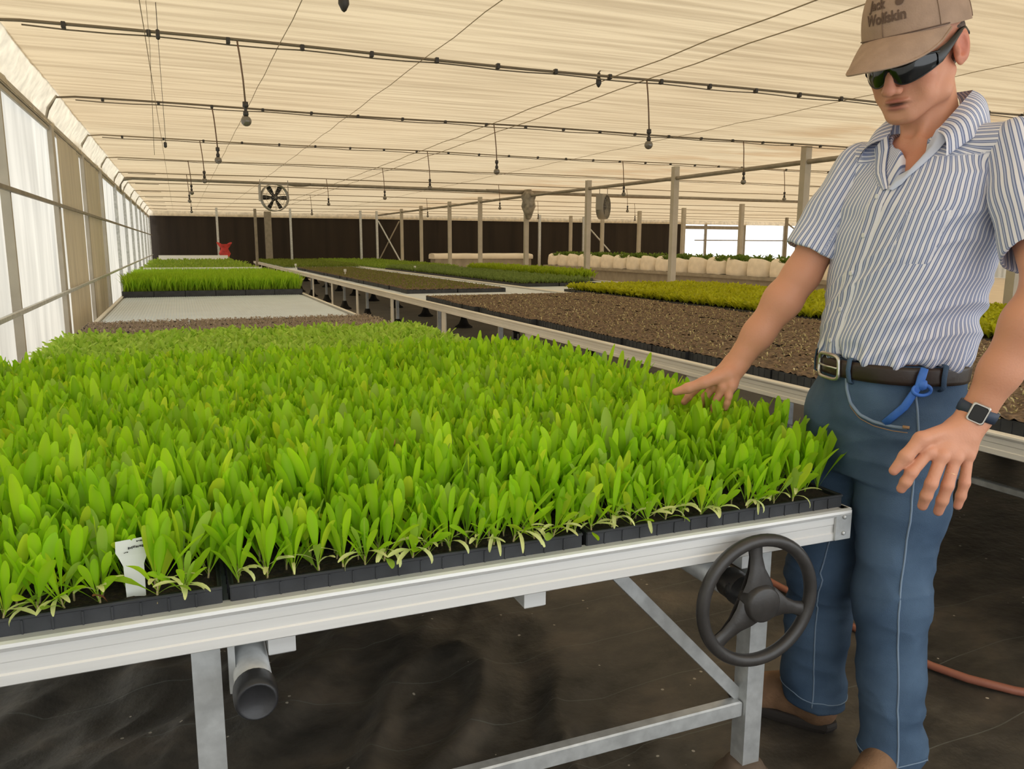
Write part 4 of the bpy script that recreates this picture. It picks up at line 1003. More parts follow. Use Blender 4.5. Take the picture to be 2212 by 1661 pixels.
# neck
nb = PT['neck']
B.cap(hw((0, -.030, -.05)), nb+np.array((.012, .0, -.03)), .054, .060, .02)
B.cap(hw((.030, .000, -.075)), nb+np.array((-.055, -.02, -.03)), .014, .010, .02); B.cap(hw((-.030, .000, -.075)), nb+np.array((-.055, .02, -.03)), .014, .010, .02)
hcap((0, .035, -.125), (0, .022, -.165), .014, .014, .02)
B.add(trunk_field(-.014), LO, HI, .03)
for S_ in 'RL':
    sh, el, wr = PT[S_+'sh'], PT[S_+'elb'], PT[S_+'wri']
    B.cap(nb+np.array((.01, 0, -.06)), sh+np.array((0, 0, .005)), .055, .052, .03)
    B.chain([sh, sh*.5+el*.5, el], [.054, .050, .0440], .025)
    d = unit(wr-el); nrm = unit(np.cross(d, (0, 0, 1)))
    m1 = el+(wr-el)*.28; m2 = el+(wr-el)*.65; B.chain([el, m1, m2, wr], [.0435, .0460, .0375, .0310], .025)
# hands
def hand(S_, palm_n, rad):
    n = unit(palm_n); w = PT[S_+'wri']
    kn = [PT[S_+'%da' % i] for i in range(2, 6)]
    B.cap(w, w*.5+(kn[0]+kn[3])*.25, .030, .031, .02, 'u', (n, .72))
    for i, k_ in enumerate(kn):
        q = w*.75+k_*.25 if i else w*.7+k_*.3
        B.cap(q, k_-n*.004, .0180, .0140, .016, 'u', (n, .95))
    for i in range(3): B.cap(kn[i]*.85+w*.15-n*.004, kn[i+1]*.85+w*.15-n*.004, .0125, .0120, .014)
    for i in range(2, 6):
        q = [PT[S_+'%d%s' % (i, c)] for c in 'abcd']; r = rad*(1, 1, 1.03, 1, .88)[i-1]
        B.chain(q, [r*1.10, r*1.03, r*.98, r*.86], .006)
        B.ell(q[0]+n*.0025, (r*1.12,)*3, None, .008)
        # nail bed
        dn = unit(q[3]-q[2]); 
        B.cap(q[3]+n*r*.62-dn*.004, q[3]+n*r*.52+dn*.003, .0042, .0036, .002, 'u', (n, .45))
    q = [PT[S_+'1%s' % c] for c in 'abcd']
    B.cap(w, q[0], .022, .019, .018); B.chain(q, [.0195, .0150, .0132, .0100], .008)
    B.cap(q[0], PT[S_+'2a']*.6+w*.4, .016, .0125, .018)
toc = unit(np.array((0, 0, 1.35))-PT['L3a'])
hand('L', toc*.9+np.array((-.1, -.2, .1)), .0114)
hand('R', np.array((-.35, -.25, .9)), .0104)
V, F = B.skin(1); NV = vnormals(V, F)
# skin tones follow the body: ruddy nose, cheeks, ears, knuckles; lips
h_ = hl(V); base = np.array((.66, .315, .195)); Cc = np.repeat(base[None], len(V), 0)
def blend(mask, col): 
    global Cc
    Cc = Cc*(1-mask[:, None])+np.array(col)*mask[:, None]
def gs(c, r): return np.exp(-(((h_-np.array(c))/np.array(r))**2).sum(1))
red = (.56, .205, .135)
blend(.55*gs((0, .110, -.043), (.022, .03, .022)), red)
for s in (-1, 1):
    blend(.5*gs((s*.048, .065, -.035), (.025, .035, .022)), red); blend(.75*gs((s*.086, -.016, -.004), (.02, .03, .045)), (.60, .19, .13))
lip = np.maximum(gs((0, .100, -.0725), (.019, .02, .0038)), gs((0, .100, -.0855), (.018, .02, .0050))); blend(np.clip(lip*1.5, 0, 1)*.85, (.44, .135, .11))
blend(np.clip(1.4*gs((0, .094, -.0790), (.022, .02, .0030)), 0, .95), (.07, .022, .02))
blend(.35*gs((0, .06, -.10), (.05, .05, .022)), (.50, .29, .20))
blend(.35*np.clip((h_[:, 2]+.14)/-.04, 0, 1)*np.clip((h_[:, 1]+.02)/.05, 0, 1)*np.clip((h_[:, 2]+.35)/.1, 0, 1), (.52, .19, .125))
for S_ in 'RL':
    for i in '12345':
        for c, a in (('d', .5), ('a', .35), ('b', .3)):
            blend(a*np.exp(-((V-PT[S_+i+c])**2).sum(1)/.013**2), (.62, .24, .175))
    el, wr = PT[S_+'elb'], PT[S_+'wri']; t = np.clip(((V-el)@(wr-el))/((wr-el)@(wr-el)), 0, 1); dist = np.linalg.norm(V-el-t[:, None]*(wr-el), axis=1)
    blend(.5*np.clip(1-dist/.07, 0, 1)*np.clip(t*3, 0, 1), (.56, .25, .13))
M_skin = mat('skin', (.56, .285, .175), .48, spec=.35, attr='tint', bump=.10, bscale=220)
b_ = M_skin.node_tree.nodes['Principled BSDF']; b_.inputs['Subsurface Weight'].default_value = .12; b_.inputs['Subsurface Radius'].default_value = (.012, .005, .003); b_.inputs['Subsurface Scale'].default_value = .6
man = obj('person', fastmesh('person', V, F, M_skin, True, Cc), None, None, 'man in tan cap and striped shirt touching the seedlings beside the bench', 'person')

# ------------------------------------------------------------------ clothes
def striped():
    m = mat('striped_cotton', (.8, .8, .85), .75, spec=.2); N, L = nodes_of(m); b = N['Principled BSDF']
    a = N.new('ShaderNodeAttribute'); a.attribute_name = 'su'
    def M2(op, x, y):
        k = N.new('ShaderNodeMath'); k.operation = op
        for i, v in enumerate((x, y)):
            if isinstance(v, (int, float)): k.inputs[i].default_value = v
            else: L.new(v, k.inputs[i])
        return k.outputs[0]
    fr = M2('FRACT', M2('DIVIDE', a.outputs['Fac'], .0132), 0)
    r = N.new('ShaderNodeValToRGB'); L.new(fr, r.inputs['Fac']); e = r.color_ramp.elements
    W_, D_, L_ = (.80, .80, .86, 1), (.155, .195, .355, 1), (.46, .51, .68, 1)
    for _ in range(6): e.new(.5)
    for k, (p, c) in enumerate(((0, W_), (.46, W_), (.50, D_), (.62, D_), (.66, L_), (.84, L_), (.88, D_), (.97, D_))): e[k].position = p; e[k].color = c
    L.new(r.outputs['Color'], b.inputs['Base Color']); return m
M_shirt = striped(); M_plainshirt = mat('pale_blue_facing', (.60, .65, .80), .75)
def setattr_f(me, name, vals):
    at = me.attributes.new(name, 'FLOAT', 'POINT'); at.data.foreach_set('value', np.ascontiguousarray(vals, np.float32))
def wrinkle(V, N, amp, fr, seed, ax=None, ridged=True, mask=None):
    M_ = np.eye(3)*fr if ax is None else np.asarray(ax)
    Q = V@M_.T; w = np.array([mnoise.noise(Vector((q[0], q[1], q[2]+seed))) for q in Q])
    if ridged: w = (1-np.abs(w)*2.2)
    d = amp*w
    if mask is not None: d = d*mask
    return V+N*d[:, None]
Sh = Field((1.36, 1.10, 1.05), (1.90, 1.78, 1.70), .004)
def shirt_trunk(p): return np.maximum(trunk_field(.006)(p), 1.086-.035*np.clip((p[..., 0]-1.60)/.2, -1, 1)*0-p[..., 2])
Sh.add(shirt_trunk, LO, HI, .02)
for S_ in 'RL':
    sh = PT[S_+'sh']; Sh.cap(nb+np.array((.014, 0, -.058)), sh+np.array((0, 0, .004)), .060, .064, .03)
# V opening and neck hole
f0 = facing(262); l0 = left_of(f0); vb = PT['neck']*0+np.array((1.505, 1.372, 1.487))
def vcut(p):
    q = p-vb; x = q@l0; z = q[..., 2]; y = q@f0
    return np.maximum(np.abs(x)-np.maximum(z, -.02)*.43, np.maximum(-.07-y, -z))
Sh.add(vcut, np.array((1.40, 1.20, 1.45)), np.array((1.66, 1.55, 1.72)), .006, 's')
Sh.cap(nb+np.array((-.02, 0, -.05)), nb+np.array((-.01, 0, .10)), .066, .072, .006, 's')
V, F = Sh.skin(2); N_ = vnormals(V, F)
msk = np.clip((1.50-V[:, 2])/.08, 0, 1)
# diagonal drag folds across the belly, small creases
fz = facing(275); lz = left_of(fz); rel = V-np.array((1.61, 1.43, 1.1)); lat = rel@lz
cx = np.stack([lat, rel@fz, V[:, 2]], 1)
A = np.array(((3.0, 1, -1.2), (0, 3, 0), (-7.5, 2, 15.0)))
w = np.array([mnoise.noise(Vector(A@q)) for q in cx]); w2 = np.array([mnoise.noise(Vector((q[0]*9, q[1]*9, q[2]*16+7))) for q in cx])
V = V+N_*((.0085*(1-np.abs(w)*2.4)+.004*w2)*msk)[:, None]
hem = np.clip((1.13-V[:, 2])/.045, 0, 1); th = np.arctan2(lat, rel@fz)
V = V+N_*((.005*np.sin(th*17)+.003*np.sin(th*31+1))*hem)[:, None]; V[:, 2] += hem*.006*np.sin(th*6+1)
cxz = np.interp(V[:, 2], STACK[:, 0], STACK[:, 1]); cyz = np.interp(V[:, 2], STACK[:, 0], STACK[:, 2]); az = np.radians(np.interp(V[:, 2], STACK[:, 0], STACK[:, 5]))
dx, dy = V[:, 0]-cxz, V[:, 1]-cyz; f = dx*np.sin(az)+dy*np.cos(az); l = -dx*np.cos(az)+dy*np.sin(az)
su = np.arctan2(l/1.32, f)*.172-.16*(V[:, 2]-1.3)*np.clip(np.abs(np.arctan2(l/1.32, f))*3, 0, 1)
su = np.where((np.abs(l) > .05) & (V[:, 2] > 1.548), f-.9*(V[:, 2]-1.55), su)
me = fastmesh('shirt', V, F, M_shirt); setattr_f(me, 'su', su+.5)
shirt = obj('shirt', me, None, man, label='blue and white striped short-sleeved shirt')
# sleeves
for S_, end, wd in (('R', .80, 1.0), ('L', .78, 1.0)):
    sh, el = PT[S_+'sh'], PT[S_+'elb']; d = unit(el-sh); e = sh+(el-sh)*end
    lo = np.minimum(sh, e)-.12; hi = np.maximum(sh, e)+.12
    Fl = Field(lo, hi, .0042); s0 = sh-d*.01+np.array((0, 0, -.004))
    Fl.chain([s0, sh*.5+e*.5, e+d*.06], [.0685, .0705, .078], .02)
    Fl.add(lambda p: -((p-e)@d), lo, hi, .004, 's') if False else None
    Fl.d = np.maximum(Fl.d, 0) if False else Fl.d
    ax = [Fl.lo[i]+Fl.h*np.arange(Fl.n[i]) for i in range(3)]; p = np.stack(np.meshgrid(*ax, indexing='ij'), -1)
    Fl.d = np.maximum(Fl.d, ((p-e)@d).astype(np.float32))
    inner = capsule(p, e-d*.05, e+d*.05, .064, .070); Fl.d = np.maximum(Fl.d, -inner.astype(np.float32))
    V, F = Fl.skin(1); N_ = vnormals(V, F)
    a1 = unit(np.cross(d, (0, 0, 1))); a2 = np.cross(d, a1); r = V-sh
    ang = np.arctan2(r@a2, r@a1); t = r@d
    w = np.array([mnoise.noise(Vector((math.cos(a)*1.6, math.sin(a)*1.6, tt*9+(3 if S_ == 'L' else 0)))) for a, tt in zip(ang, t)])
    V = V+N_*(.007*(w))[:, None]
    me = fastmesh('sleeve', V, F, M_shirt); setattr_f(me, 'su', ang*.069+.5); obj('sleeve', me, None, shirt)
from mathutils.bvhtree import BVHTree
def bvh_of(o): me = o.data; return BVHTree.FromPolygons([v.co for v in me.vertices], [tuple(p.vertices) for p in me.polygons])
bs = bvh_of(shirt)
def near(bv, p, off=0.0):
    h = bv.find_nearest(Vector(p)); return np.array(h[0])+np.array(h[1])*off
# collar: stand and fall, one leaf each side
def cl(x, y, z): return PT['neck']+l0*x+f0*y+np.array((0, 0, z))
for s, nm in ((1, 'collar_leaf'), (-1, 'collar_leaf')):
    top = [(0, -.076, .085), (.040, -.068, .083), (.066, -.042, .078), (.076, -.004, .058), (.072, .036, .022), (.058, .072, -.020)]
    low = [(0, -.104, .016), (.056, -.094, .012), (.104, -.058, .006), (.128, -.010, -.010), (.132, .048, -.036), (.112, .112, -.078)]
    P = []; n = 24; U = []
    for i in range(n+1):
        t = i/n*5; k = min(int(t), 4); fr = t-k
        a = np.array(top[k])*(1-fr)+np.array(top[k+1])*fr; b = np.array(low[k])*(1-fr)+np.array(low[k+1])*fr; row = []
        for j in range(9):
            u = j/8; q = a*(1-u)+b*u; q = q+np.array((.010, .004, .012))*math.sin(PI*u)*np.array((1, 1, 1)); row.append(cl(s*q[0], q[1], q[2])); U.append(i/n*.27+.5)
        P.append(row)
    P = np.array(P); m = MB().grid(P); m.grid(P-np.array((0, 0, .0022))-.0008*f0, flip=True)
    me = m.mesh('collar_leaf', M_shirt); setattr_f(me, 'su', U+U); obj(nm, me, None, shirt)
    # stand / facing inside the V
    P = []
    for i in range(9):
        t = i/8; a = np.array((.066, .05, .0))*(1-t)+np.array((.0, .157, -.138))*t; b = np.array((.094, .06, -.03))*(1-t)+np.array((.014, .160, -.142))*t
        a[0] += .004*math.sin(PI*t); b[0] += .012*math.sin(PI*t); a[1] += .028*math.sin(PI*t); b[1] += .020*math.sin(PI*t)
        P.append([cl(s*(a*(1-u)+b*u)[0], (a*(1-u)+b*u)[1]+.004*math.sin(PI*u), (a*(1-u)+b*u)[2]) for u in np.linspace(0, 1, 6)])
    P = np.array([[near(bs, q, .0035+.004*math.sin(PI*j/5)) if i > 1 else q for j, q in enumerate(row)] for i, row in enumerate(P)]); m = MB().grid(P); m.grid(P-f0*.002, flip=True); me = m.mesh('collar_facing', M_plainshirt if s > 0 else M_shirt); setattr_f(me, 'su', np.full(len(me.vertices), .5)+np.tile(np.tile(np.linspace(0, .03, 6), 9), 2))
    obj('collar_facing', me, None, shirt, label='pale blue inner facing' if s > 0 else None)
# placket and buttons
def snap(bv, p, off=0.0):
    c = np.array(st(p[2])[:2]+[p[2]]); d = Vector(unit(p-c)); h = bv.ray_cast(Vector(c)+d*.4, -d)
    if h[0] is None: h = bv.find_nearest(Vector(p))
    return np.array(h[0])+np.array(h[1])*off
P = []; U = []
for z in np.linspace(1.487, 1.095, 34):
    row = []
    for k, t in enumerate(np.linspace(-.11, .11, 7)):
        row.append(snap(bs, on_trunk(t, z, .02), .0022 if 0 < k < 6 else -.001)); U.append((t*.172)+.5+.004)
    P.append(row)
me = MB().grid(P, flip=True).mesh('placket', M_shirt); setattr_f(me, 'su', U); pl = obj('placket', me, None, shirt)
M_btn = mat('white_button', (.80, .80, .82), .3)
for z in (1.462, 1.375, 1.288, 1.20, 1.125):
    p = snap(bs, on_trunk(0, z, .02), .004); n = unit(p-np.array(st(z)[:2]+[z])); o = obj('button', MB().lathe([(.0002, .0012), (.0035, .001), (.0058, .0018), (.006, .0), (.0058, -.002)], n=14), M_btn, shirt, loc=p)
    o.rotation_mode = 'QUATERNION'; o.rotation_quaternion = Vector(n).to_track_quat('Z', 'Y')
P = []; U = []
for z in np.linspace(1.43, 1.31, 12):
    row = []
    for k, t in enumerate(np.linspace(.42, .98, 12)):
        edge = k in (0, 11) or z in (1.43, 1.31); row.append(snap(bs, on_trunk(t, z, .02), -.0005 if edge else .0016)); U.append(t*.172+.5)
    P.append(row)
me = MB().grid(P, flip=True).mesh('chest_pocket', M_shirt); setattr_f(me, 'su', U); obj('chest_pocket', me, None, shirt)

# jeans
Jn = Field((1.30, 1.10, .04), (1.86, 1.80, 1.12), .0042)
def hips(p): return np.maximum(trunk_field(.004)(p), np.maximum(p[..., 2]-1.082, .80-p[..., 2]))
Jn.add(hips, (1.34, 1.15, .78), (1.86, 1.74, 1.10), .05)
LK, LA, LHm = PT['Lknee'], PT['Lank'], PT['Lhem']; RK, RA, RHm = PT['Rknee'], PT['Rank'], PT['Rhem']
Lm = PT['Lhip']*.5+LK*.5; Rm = PT['Rhip']*.5+RK*.5
Jn.chain([PT['Lhip'], Lm, LK, LK*.5+LA*.5, LA, LHm+np.array((0, 0, .0))], [.118, .099, .079, .074, .067, .067], .03)
Jn.chain([PT['Rhip'], Rm, RK, RK*.5+RA*.5, RA, RHm], [.112, .098, .080, .078, .077, .078], .03)
ax = [Jn.lo[i]+Jn.h*np.arange(Jn.n[i]) for i in range(3)]; zz = ax[2][None, None, :]; xx = ax[0][:, None, None]
hemz = .088+.10*np.clip((xx-1.56), -.08, .10)*-1
Jn.d = np.maximum(Jn.d, (hemz-zz).astype(np.float32)+np.zeros_like(Jn.d))
V, F = Jn.skin(2); N_ = vnormals(V, F)
Q = V*np.array((6, 6, 11)); w = np.array([mnoise.noise(Vector(q)) for q in Q]); w2 = np.array([mnoise.noise(Vector((q[0]*5+q[2]*6, q[1]*5, q[2]*18))) for q in V])
kn = np.exp(-((V[:, 2]-.47)/.16)**2)+.9*np.exp(-((V[:, 2]-.14)/.10)**2)+.5*np.exp(-((V[:, 2]-.88)/.10)**2)+.25
w3 = np.array([mnoise.noise(Vector((q[0]*7-q[2]*7, q[1]*7+q[2]*5, q[2]*9+q[0]*6))) for q in V])
V = V+N_*(.006*w+.0035*kn*(1-np.abs(w2)*2.4)+.005*(1-np.abs(w3)*2.4)*(.4+.6*kn))[:, None]
def denim():
    m = mat('denim', (.055, .105, .20), .8, spec=.2, var=.28, vscale=9, bump=.25, bscale=420); return m
M_den = mat('denim', (.090, .145, .225), .8, spec=.2, col2=(.040, .072, .125), vscale=5.5, bump=.25, bscale=420, detail=8)
jeans = obj('jeans', fastmesh('jeans', V, F, M_den), None, man, label='blue denim jeans')
bj = bvh_of(jeans)
M_seam = mat('pale_seam', (.20, .27, .36), .8)
M_thread = mat('ochre_thread', (.40, .24, .12), .8)
# pocket opening with double stitching, side seams, hem folds
pk = [(.28, 1.045), (.30, 1.015), (.36, .985), (.50, .962), (.70, .950), (.95, .945), (1.16, .944)]
def on_j(t, z, off): return snap(bj, on_trunk(t, max(z, .80), .03), off)
def sm(pts, n):
    pts = np.array(pts, float); t = np.linspace(0, len(pts)-1, n); return np.stack([np.interp(t, np.arange(len(pts)), pts[:, k]) for k in range(pts.shape[1])], 1)
o = obj('pocket_opening', MB().tube([on_j(t, z, .001) for t, z in sm(pk, 30)], .0042, 6), M_seam, jeans, label='front pocket edge')
obj('pocket_stitching', MB().tube([on_j(t, z-.010, .0006) for t, z in sm(pk, 30)], .0011, 5), M_thread, jeans)
obj('rivet_patch', MB().tube([on_j(1.10, .947, .001), on_j(1.19, .946, .001)], .009, 8, flat=.4), M_thread, jeans, label='brown bar tack at pocket corner')
tocam = lambda p: unit(np.array((0, 0, 1.35))-p)
def seam(pts, r, mt, nm, n=60): obj(nm, MB().tube([near(bj, p, .0006) for p in sm(pts, n)], r, 5), mt, jeans)
left_side = lambda p, k=.5: p+(left_of(facing(281))*k+facing(281)*.25)*.16
seam([on_trunk(1.30, 1.04, .01), on_trunk(1.30, .94, .01), left_side(Lm+np.array((0, 0, .1))), left_side(Lm), left_side(LK), left_side(LK*.5+LA*.5), left_side(LA), left_side(LHm+np.array((0, 0, .02)))], .0026, M_seam, 'side_seam')
seam([left_side(Rm+np.array((0, 0, -.05)), .35), left_side(RK, .35), left_side(RK*.5+RA*.5, .35), left_side(RHm+np.array((0, 0, .02)), .35)], .0022, M_seam, 'side_seam')
for c, r in ((LHm, .0026), (RHm, .0026)):
    pts = [near(bj, c+np.array((.13*math.cos(t), .13*math.sin(t), .028-.10*np.clip(.13*math.cos(t)*.6, -.08, .1))), .0005) for t in np.linspace(0, 2*PI, 40, endpoint=False)]
    obj('hem_stitching', MB().tube(pts, .0016, 5, closed=True), M_seam, jeans)
# belt, loops, buckle
M_belt = mat('brown_leather', (.030, .017, .011), .42, var=.35, vscale=7, bump=.1, bscale=60)
P = []
for t in np.linspace(-PI, PI, 81):
    row = []
    for dz, g in ((-.021, .004), (-.0205, .0105), (-.012, .0125), (.012, .0125), (.0205, .0105), (.021, .004)):
        row.append(on_trunk(t, 1.062+dz, g+.002))
    P.append(row)
belt = obj('belt', MB().grid(P), M_belt, man, label='dark brown leather belt')
M_silver = mat('brushed_nickel', (.62, .60, .56), .28, .9)
def bk(u, v, off=.018): return on_trunk(-.02+u/.14, 1.062+v, off)
pts = []
for t in np.linspace(0, 2*PI, 36, endpoint=False):
    c, s_ = math.cos(t), math.sin(t); pts.append(bk(.030*math.copysign(abs(c)**.5, c), .029*math.copysign(abs(s_)**.5, s_)))
obj('buckle', MB().tube(pts, .0048, 8, closed=True), M_silver, belt, label='silver rounded square buckle')
obj('buckle_prong', MB().tube([bk(-.03, 0, .02), bk(0, 0, .024), bk(.028, 0, .022)], .0026, 6), M_silver, belt)
for t in (.36, 1.62, -.6):
    obj('belt_loop', MB().tube([on_trunk(t, 1.030, .005), on_trunk(t, 1.036, .016), on_trunk(t, 1.062, .0185), on_trunk(t, 1.088, .016), on_trunk(t, 1.092, .004)], .0068, 8, flat=.4, up=tuple(on_trunk(t, 1.06, .1)-on_trunk(t, 1.06, 0))), M_den, jeans)
# blue strap with clip hanging from the belt into the pocket
M_blue = mat('blue_webbing', (.045, .16, .55), .55, var=.15, vscale=40)
a = on_trunk(1.36, 1.085, .024); b = on_trunk(1.30, 1.045, .028); c = on_trunk(1.12, .995, .018); d = on_j(.86, .950, .003)
strap = obj('key_strap', MB().tube([a, a*.5+b*.5+tocam(b)*.004, b, b*.6+c*.4, c, c*.5+d*.5, d], [.008, .009, .008, .0085, .009, .009, .009], 8, flat=.35, up=tuple(tocam(b))), M_blue, man, label='blue strap clipped to the belt')
pc = on_trunk(1.34, 1.036, .026); ex = unit(on_trunk(1.5, 1.03, 0)-on_trunk(1.2, 1.03, 0)); 
obj('strap_loop', MB().tube([pc+ex*.019*math.cos(t)+np.array((0, 0, 1))*.012*math.sin(t)+tocam(pc)*.003*math.sin(2*t) for t in np.linspace(0, 2*PI, 24, endpoint=False)], .0042, 7, closed=True), M_blue, strap)
obj('strap_knot', MB().lathe([(.001, -.013), (.009, -.009), (.011, 0), (.009, .009), (.001, .013)], tuple(pc+np.array((0, 0, .012))), 12), M_blue, strap)

# boots
M_suede = mat('tan_suede', (.235, .130, .068), .85, var=.3, vscale=14, bump=.25, bscale=150)
M_sole = mat('dark_sole', (.035, .028, .024), .7)
M_lace = mat('dark_lace', (.03, .022, .018), .8)
def boot(heel, toe, ankle, nm):
    f = unit((toe-heel)*np.array((1, 1, 0))); l = left_of(f); L_ = np.linalg.norm(toe-heel)
    w = lambda x, y, z: heel+l*x+f*y+np.array((0, 0, z))
    lo = np.minimum(np.minimum(heel, toe), ankle)-.10; hi = np.maximum(np.maximum(heel, toe), ankle)+.10
    Fb = Field(lo, hi, .0036)
    Fb.chain([w(0, .035, .062), w(0, .12, .070), w(.004, .20, .056), w(.004, L_-.045, .050)], [.044, .047, .045, .040], .03)
    Fb.cap(w(0, .05, .05), w(0, .06, .16), .046, .050, .03); Fb.cap(w(.012, .20, .045), w(-.012, .20, .045), .036, .036, .03)
    Fb.cap(w(0, .10, .12), w(0, .16, .085), .036, .034, .03)
    ax = [Fb.lo[i]+Fb.h*np.arange(Fb.n[i]) for i in range(3)]; zz = ax[2][None, None, :]; Fb.d = np.maximum(Fb.d, (.022-zz).astype(np.float32)+np.zeros_like(Fb.d)); Fb.d = np.maximum(Fb.d, (zz-.165).astype(np.float32)+np.zeros_like(Fb.d))
    V, F = Fb.skin(2); o = obj('boot', fastmesh('boot', V, F, M_suede), None, man, label=nm)
    out = [(-.040, .05), (-.043, .10), (-.046, .17), (-.050, .22), (-.042, .265), (-.020, L_), (.012, L_+.004), (.042, .265), (.054, .215), (.050, .16), (.044, .10), (.041, .05), (.032, .008), (.0, -.008), (-.032, .008)]
    out = sm(out+[out[0]], 60)[:-1]; m = MB(); n = len(out)
    c_ = np.array((0, .15)); V = []
    for z, g in ((.0, .97), (.012, 1.03), (.022, 1.035), (.030, 1.02), (.032, .95)): V += [w(*((p-c_)*g+c_), z) for p in out]
    Fq = [(k*n+i, k*n+(i+1) % n, (k+1)*n+(i+1) % n, (k+1)*n+i) for k in range(4) for i in range(n)]; Fq.append(tuple(range(n-1, -1, -1))); Fq.append(tuple(range(4*n, 5*n)))
    m.add(V, Fq, 0, False); obj('sole', m, M_sole, o)
    m = MB()
    for k in range(4): y = .125+k*.022; m.tube([w(-.032, y, .098-k*.006), w(0, y+.004, .122-k*.009), w(.032, y, .098-k*.006)], .0028, 6)
    m.tube([w(0, .0, .135), w(0, -.012, .155), w(0, -.004, .17), w(0, .01, .165)], .004, 6)
    obj('lace', m, M_lace, o)
boot(np.array((1.625, 1.548, 0)), np.array((1.470, 1.800, 0)), PT['Rank'], 'tan suede boot behind the bench leg')
boot(np.array((1.640, 1.330, 0)), np.array((1.360, 1.235, 0)), PT['Lank'], 'tan suede boot cut by the lower edge')

# wristwatch and ring
wr = PT['Lwri']; fd = unit(wr-PT['Lelb']); wc = wr-fd*.012; wn = unit(tocam(wc)*1.0+np.array((.05, -.12, .10))); wn = unit(wn-fd*(wn@fd)); ws = np.cross(fd, wn)
M_strap = mat('navy_watch_strap', (.03, .045, .075), .55)
pts = [wc+wn*.0315*math.cos(t)+ws*.0365*math.sin(t) for t in np.linspace(0, 2*PI, 40, endpoint=False)]
m = MB(); P = []
for t in np.linspace(0, 2*PI, 41):
    row = []
    for u, g in ((-.012, -.002), (-.012, .002), (0, .003), (.012, .002), (.012, -.002)): row.append(wc+wn*(.0325+g)*math.cos(t)+ws*(.0370+g)*math.sin(t)+fd*u)
    P.append(row)
watch = obj('wristwatch', MB().grid(P), M_strap, man, label='smart watch with navy strap on left wrist')
def rbox(cx, sx, sy, sz, rr):
    pts = []
    for c in range(4):
        ox, oy = [(1, 1), (-1, 1), (-1, -1), (1, -1)][c]
        for a in np.linspace(0, PI/2, 6): t = a+c*PI/2; pts.append((ox*(sx-rr)+rr*math.cos(t), oy*(sy-rr)+rr*math.sin(t)))
    n = len(pts); V = []
    for z, g in ((0, .9), (.0015, 1), (sz-.002, 1), (sz, .93)): V += [cx+ws*p[0]*g+fd*p[1]*g+wn*z for p in pts]
    Fq = [(k*n+i, k*n+(i+1) % n, (k+1)*n+(i+1) % n, (k+1)*n+i) for k in range(3) for i in range(n)]+[tuple(range(n-1, -1, -1)), tuple(range(3*n, 4*n))]
    return MB().add(V, Fq, 0, False)
obj('watch_case', rbox(wc+wn*.0335, .0175, .0205, .0095, .006), M_silver, watch); obj('watch_screen', rbox(wc+wn*.0425, .0140, .0168, .0012, .005), mat('black_glass', (.008, .008, .008), .08), watch, label='black square screen')
rc = PT['L4a']*.42+PT['L4b']*.58; rd = unit(PT['L4b']-PT['L4a']); r1 = unit(np.cross(rd, (0, 0, 1))); r2 = np.cross(rd, r1)
obj('ring', MB().tube([rc+(r1*math.cos(t)+r2*math.sin(t))*.0108 for t in np.linspace(0, 2*PI, 28, endpoint=False)], .0013, 6, closed=True), mat('gold', (.80, .62, .30), .2, 1.0), man, label='thin gold ring on ring finger')

# cap
M_cap = mat('tan_cap_cloth', (.375, .255, .180), .85, var=.10, vscale=30, bump=.2, bscale=260)
M_capd = mat('brown_embroidery', (.125, .075, .050), .8)
def crown(th, u, off=0.0):
    """th from face front, u 0 at sweatband .. 1 at top"""
    a = u*PI/2; rx, ry, rz = .0935+off, .117+off, .114+off
    front = max(0, math.cos(th)); k = math.cos(a)**(.62-.12*front)
    base = .050-.017*(.5-.5*math.cos(th))
    return np.array((rx*k*math.sin(th), -.006+ry*k*math.cos(th), base+(rz-.0)*math.sin(a)**1.05))
P = [[hw(crown(t, u)) for t in np.linspace(-PI, PI, 61)] for u in np.linspace(0, 1, 18)]
m = MB().grid(P); P2 = [[hw(crown(t, u, -.003)) for t in np.linspace(-PI, PI, 61)] for u in (0, .05)]; m.grid(P2, flip=True); m.grid([P[0], P2[0]], flip=True)
cap = obj('cap', m, M_cap, man, label='tan baseball cap')
P = []
for t in np.linspace(-1.22, 1.22, 33):
    e = crown(t, .0, .001); row = []; kk = math.cos(t/1.22*PI/2)**.55 if abs(t) < 1.22 else 0
    for u in np.linspace(0, 1, 9):
        x = e[0]*(1+.02*u); y = e[1]+.080*u*kk; z = e[2]+.004-(.030*u+.016*u*u)*kk-.026*(x/.088)**2*(.35+.65*u)*(.3+.7*kk)
        row.append(hw((x, y, z)))
    P.append(row)
P = np.array(P); m = MB().grid(P); m.grid(P-HZ*.0035, flip=True)
for r_ in (P[:, -1],): m.tube(r_-HZ*.00175, .0028, 6)
obj('brim', m, M_cap, cap)
obj('sweatband_seam', MB().tube([hw(crown(t, .02, .0012)) for t in np.linspace(-1.22, 1.22, 30)], .0014, 5), M_capd, cap)
for t in (0.0, 1.05, -1.05, 2.1, -2.1, PI): obj('panel_seam', MB().tube([hw(crown(t, u, .0006)) for u in np.linspace(.03, 1, 16)], .0009, 5), mat('cap_seam', (.25, .165, .11), .85) if t == 0 else bpy.data.materials['cap_seam'], cap)
obj('top_button', MB().lathe([(.008, 0), (.007, .003), (.001, .005)], n=12), M_cap, cap).matrix_world = Matrix.Translation(hw(crown(0, 1)))
def wrap_on_cap(me, cx, cz):
    for v in me.vertices:
        th = (cx+v.co.x)/.100; u = (cz+v.co.y)/.150; v.co = hw(crown(th, u, .0012+max(0, v.co.z)))
    return me
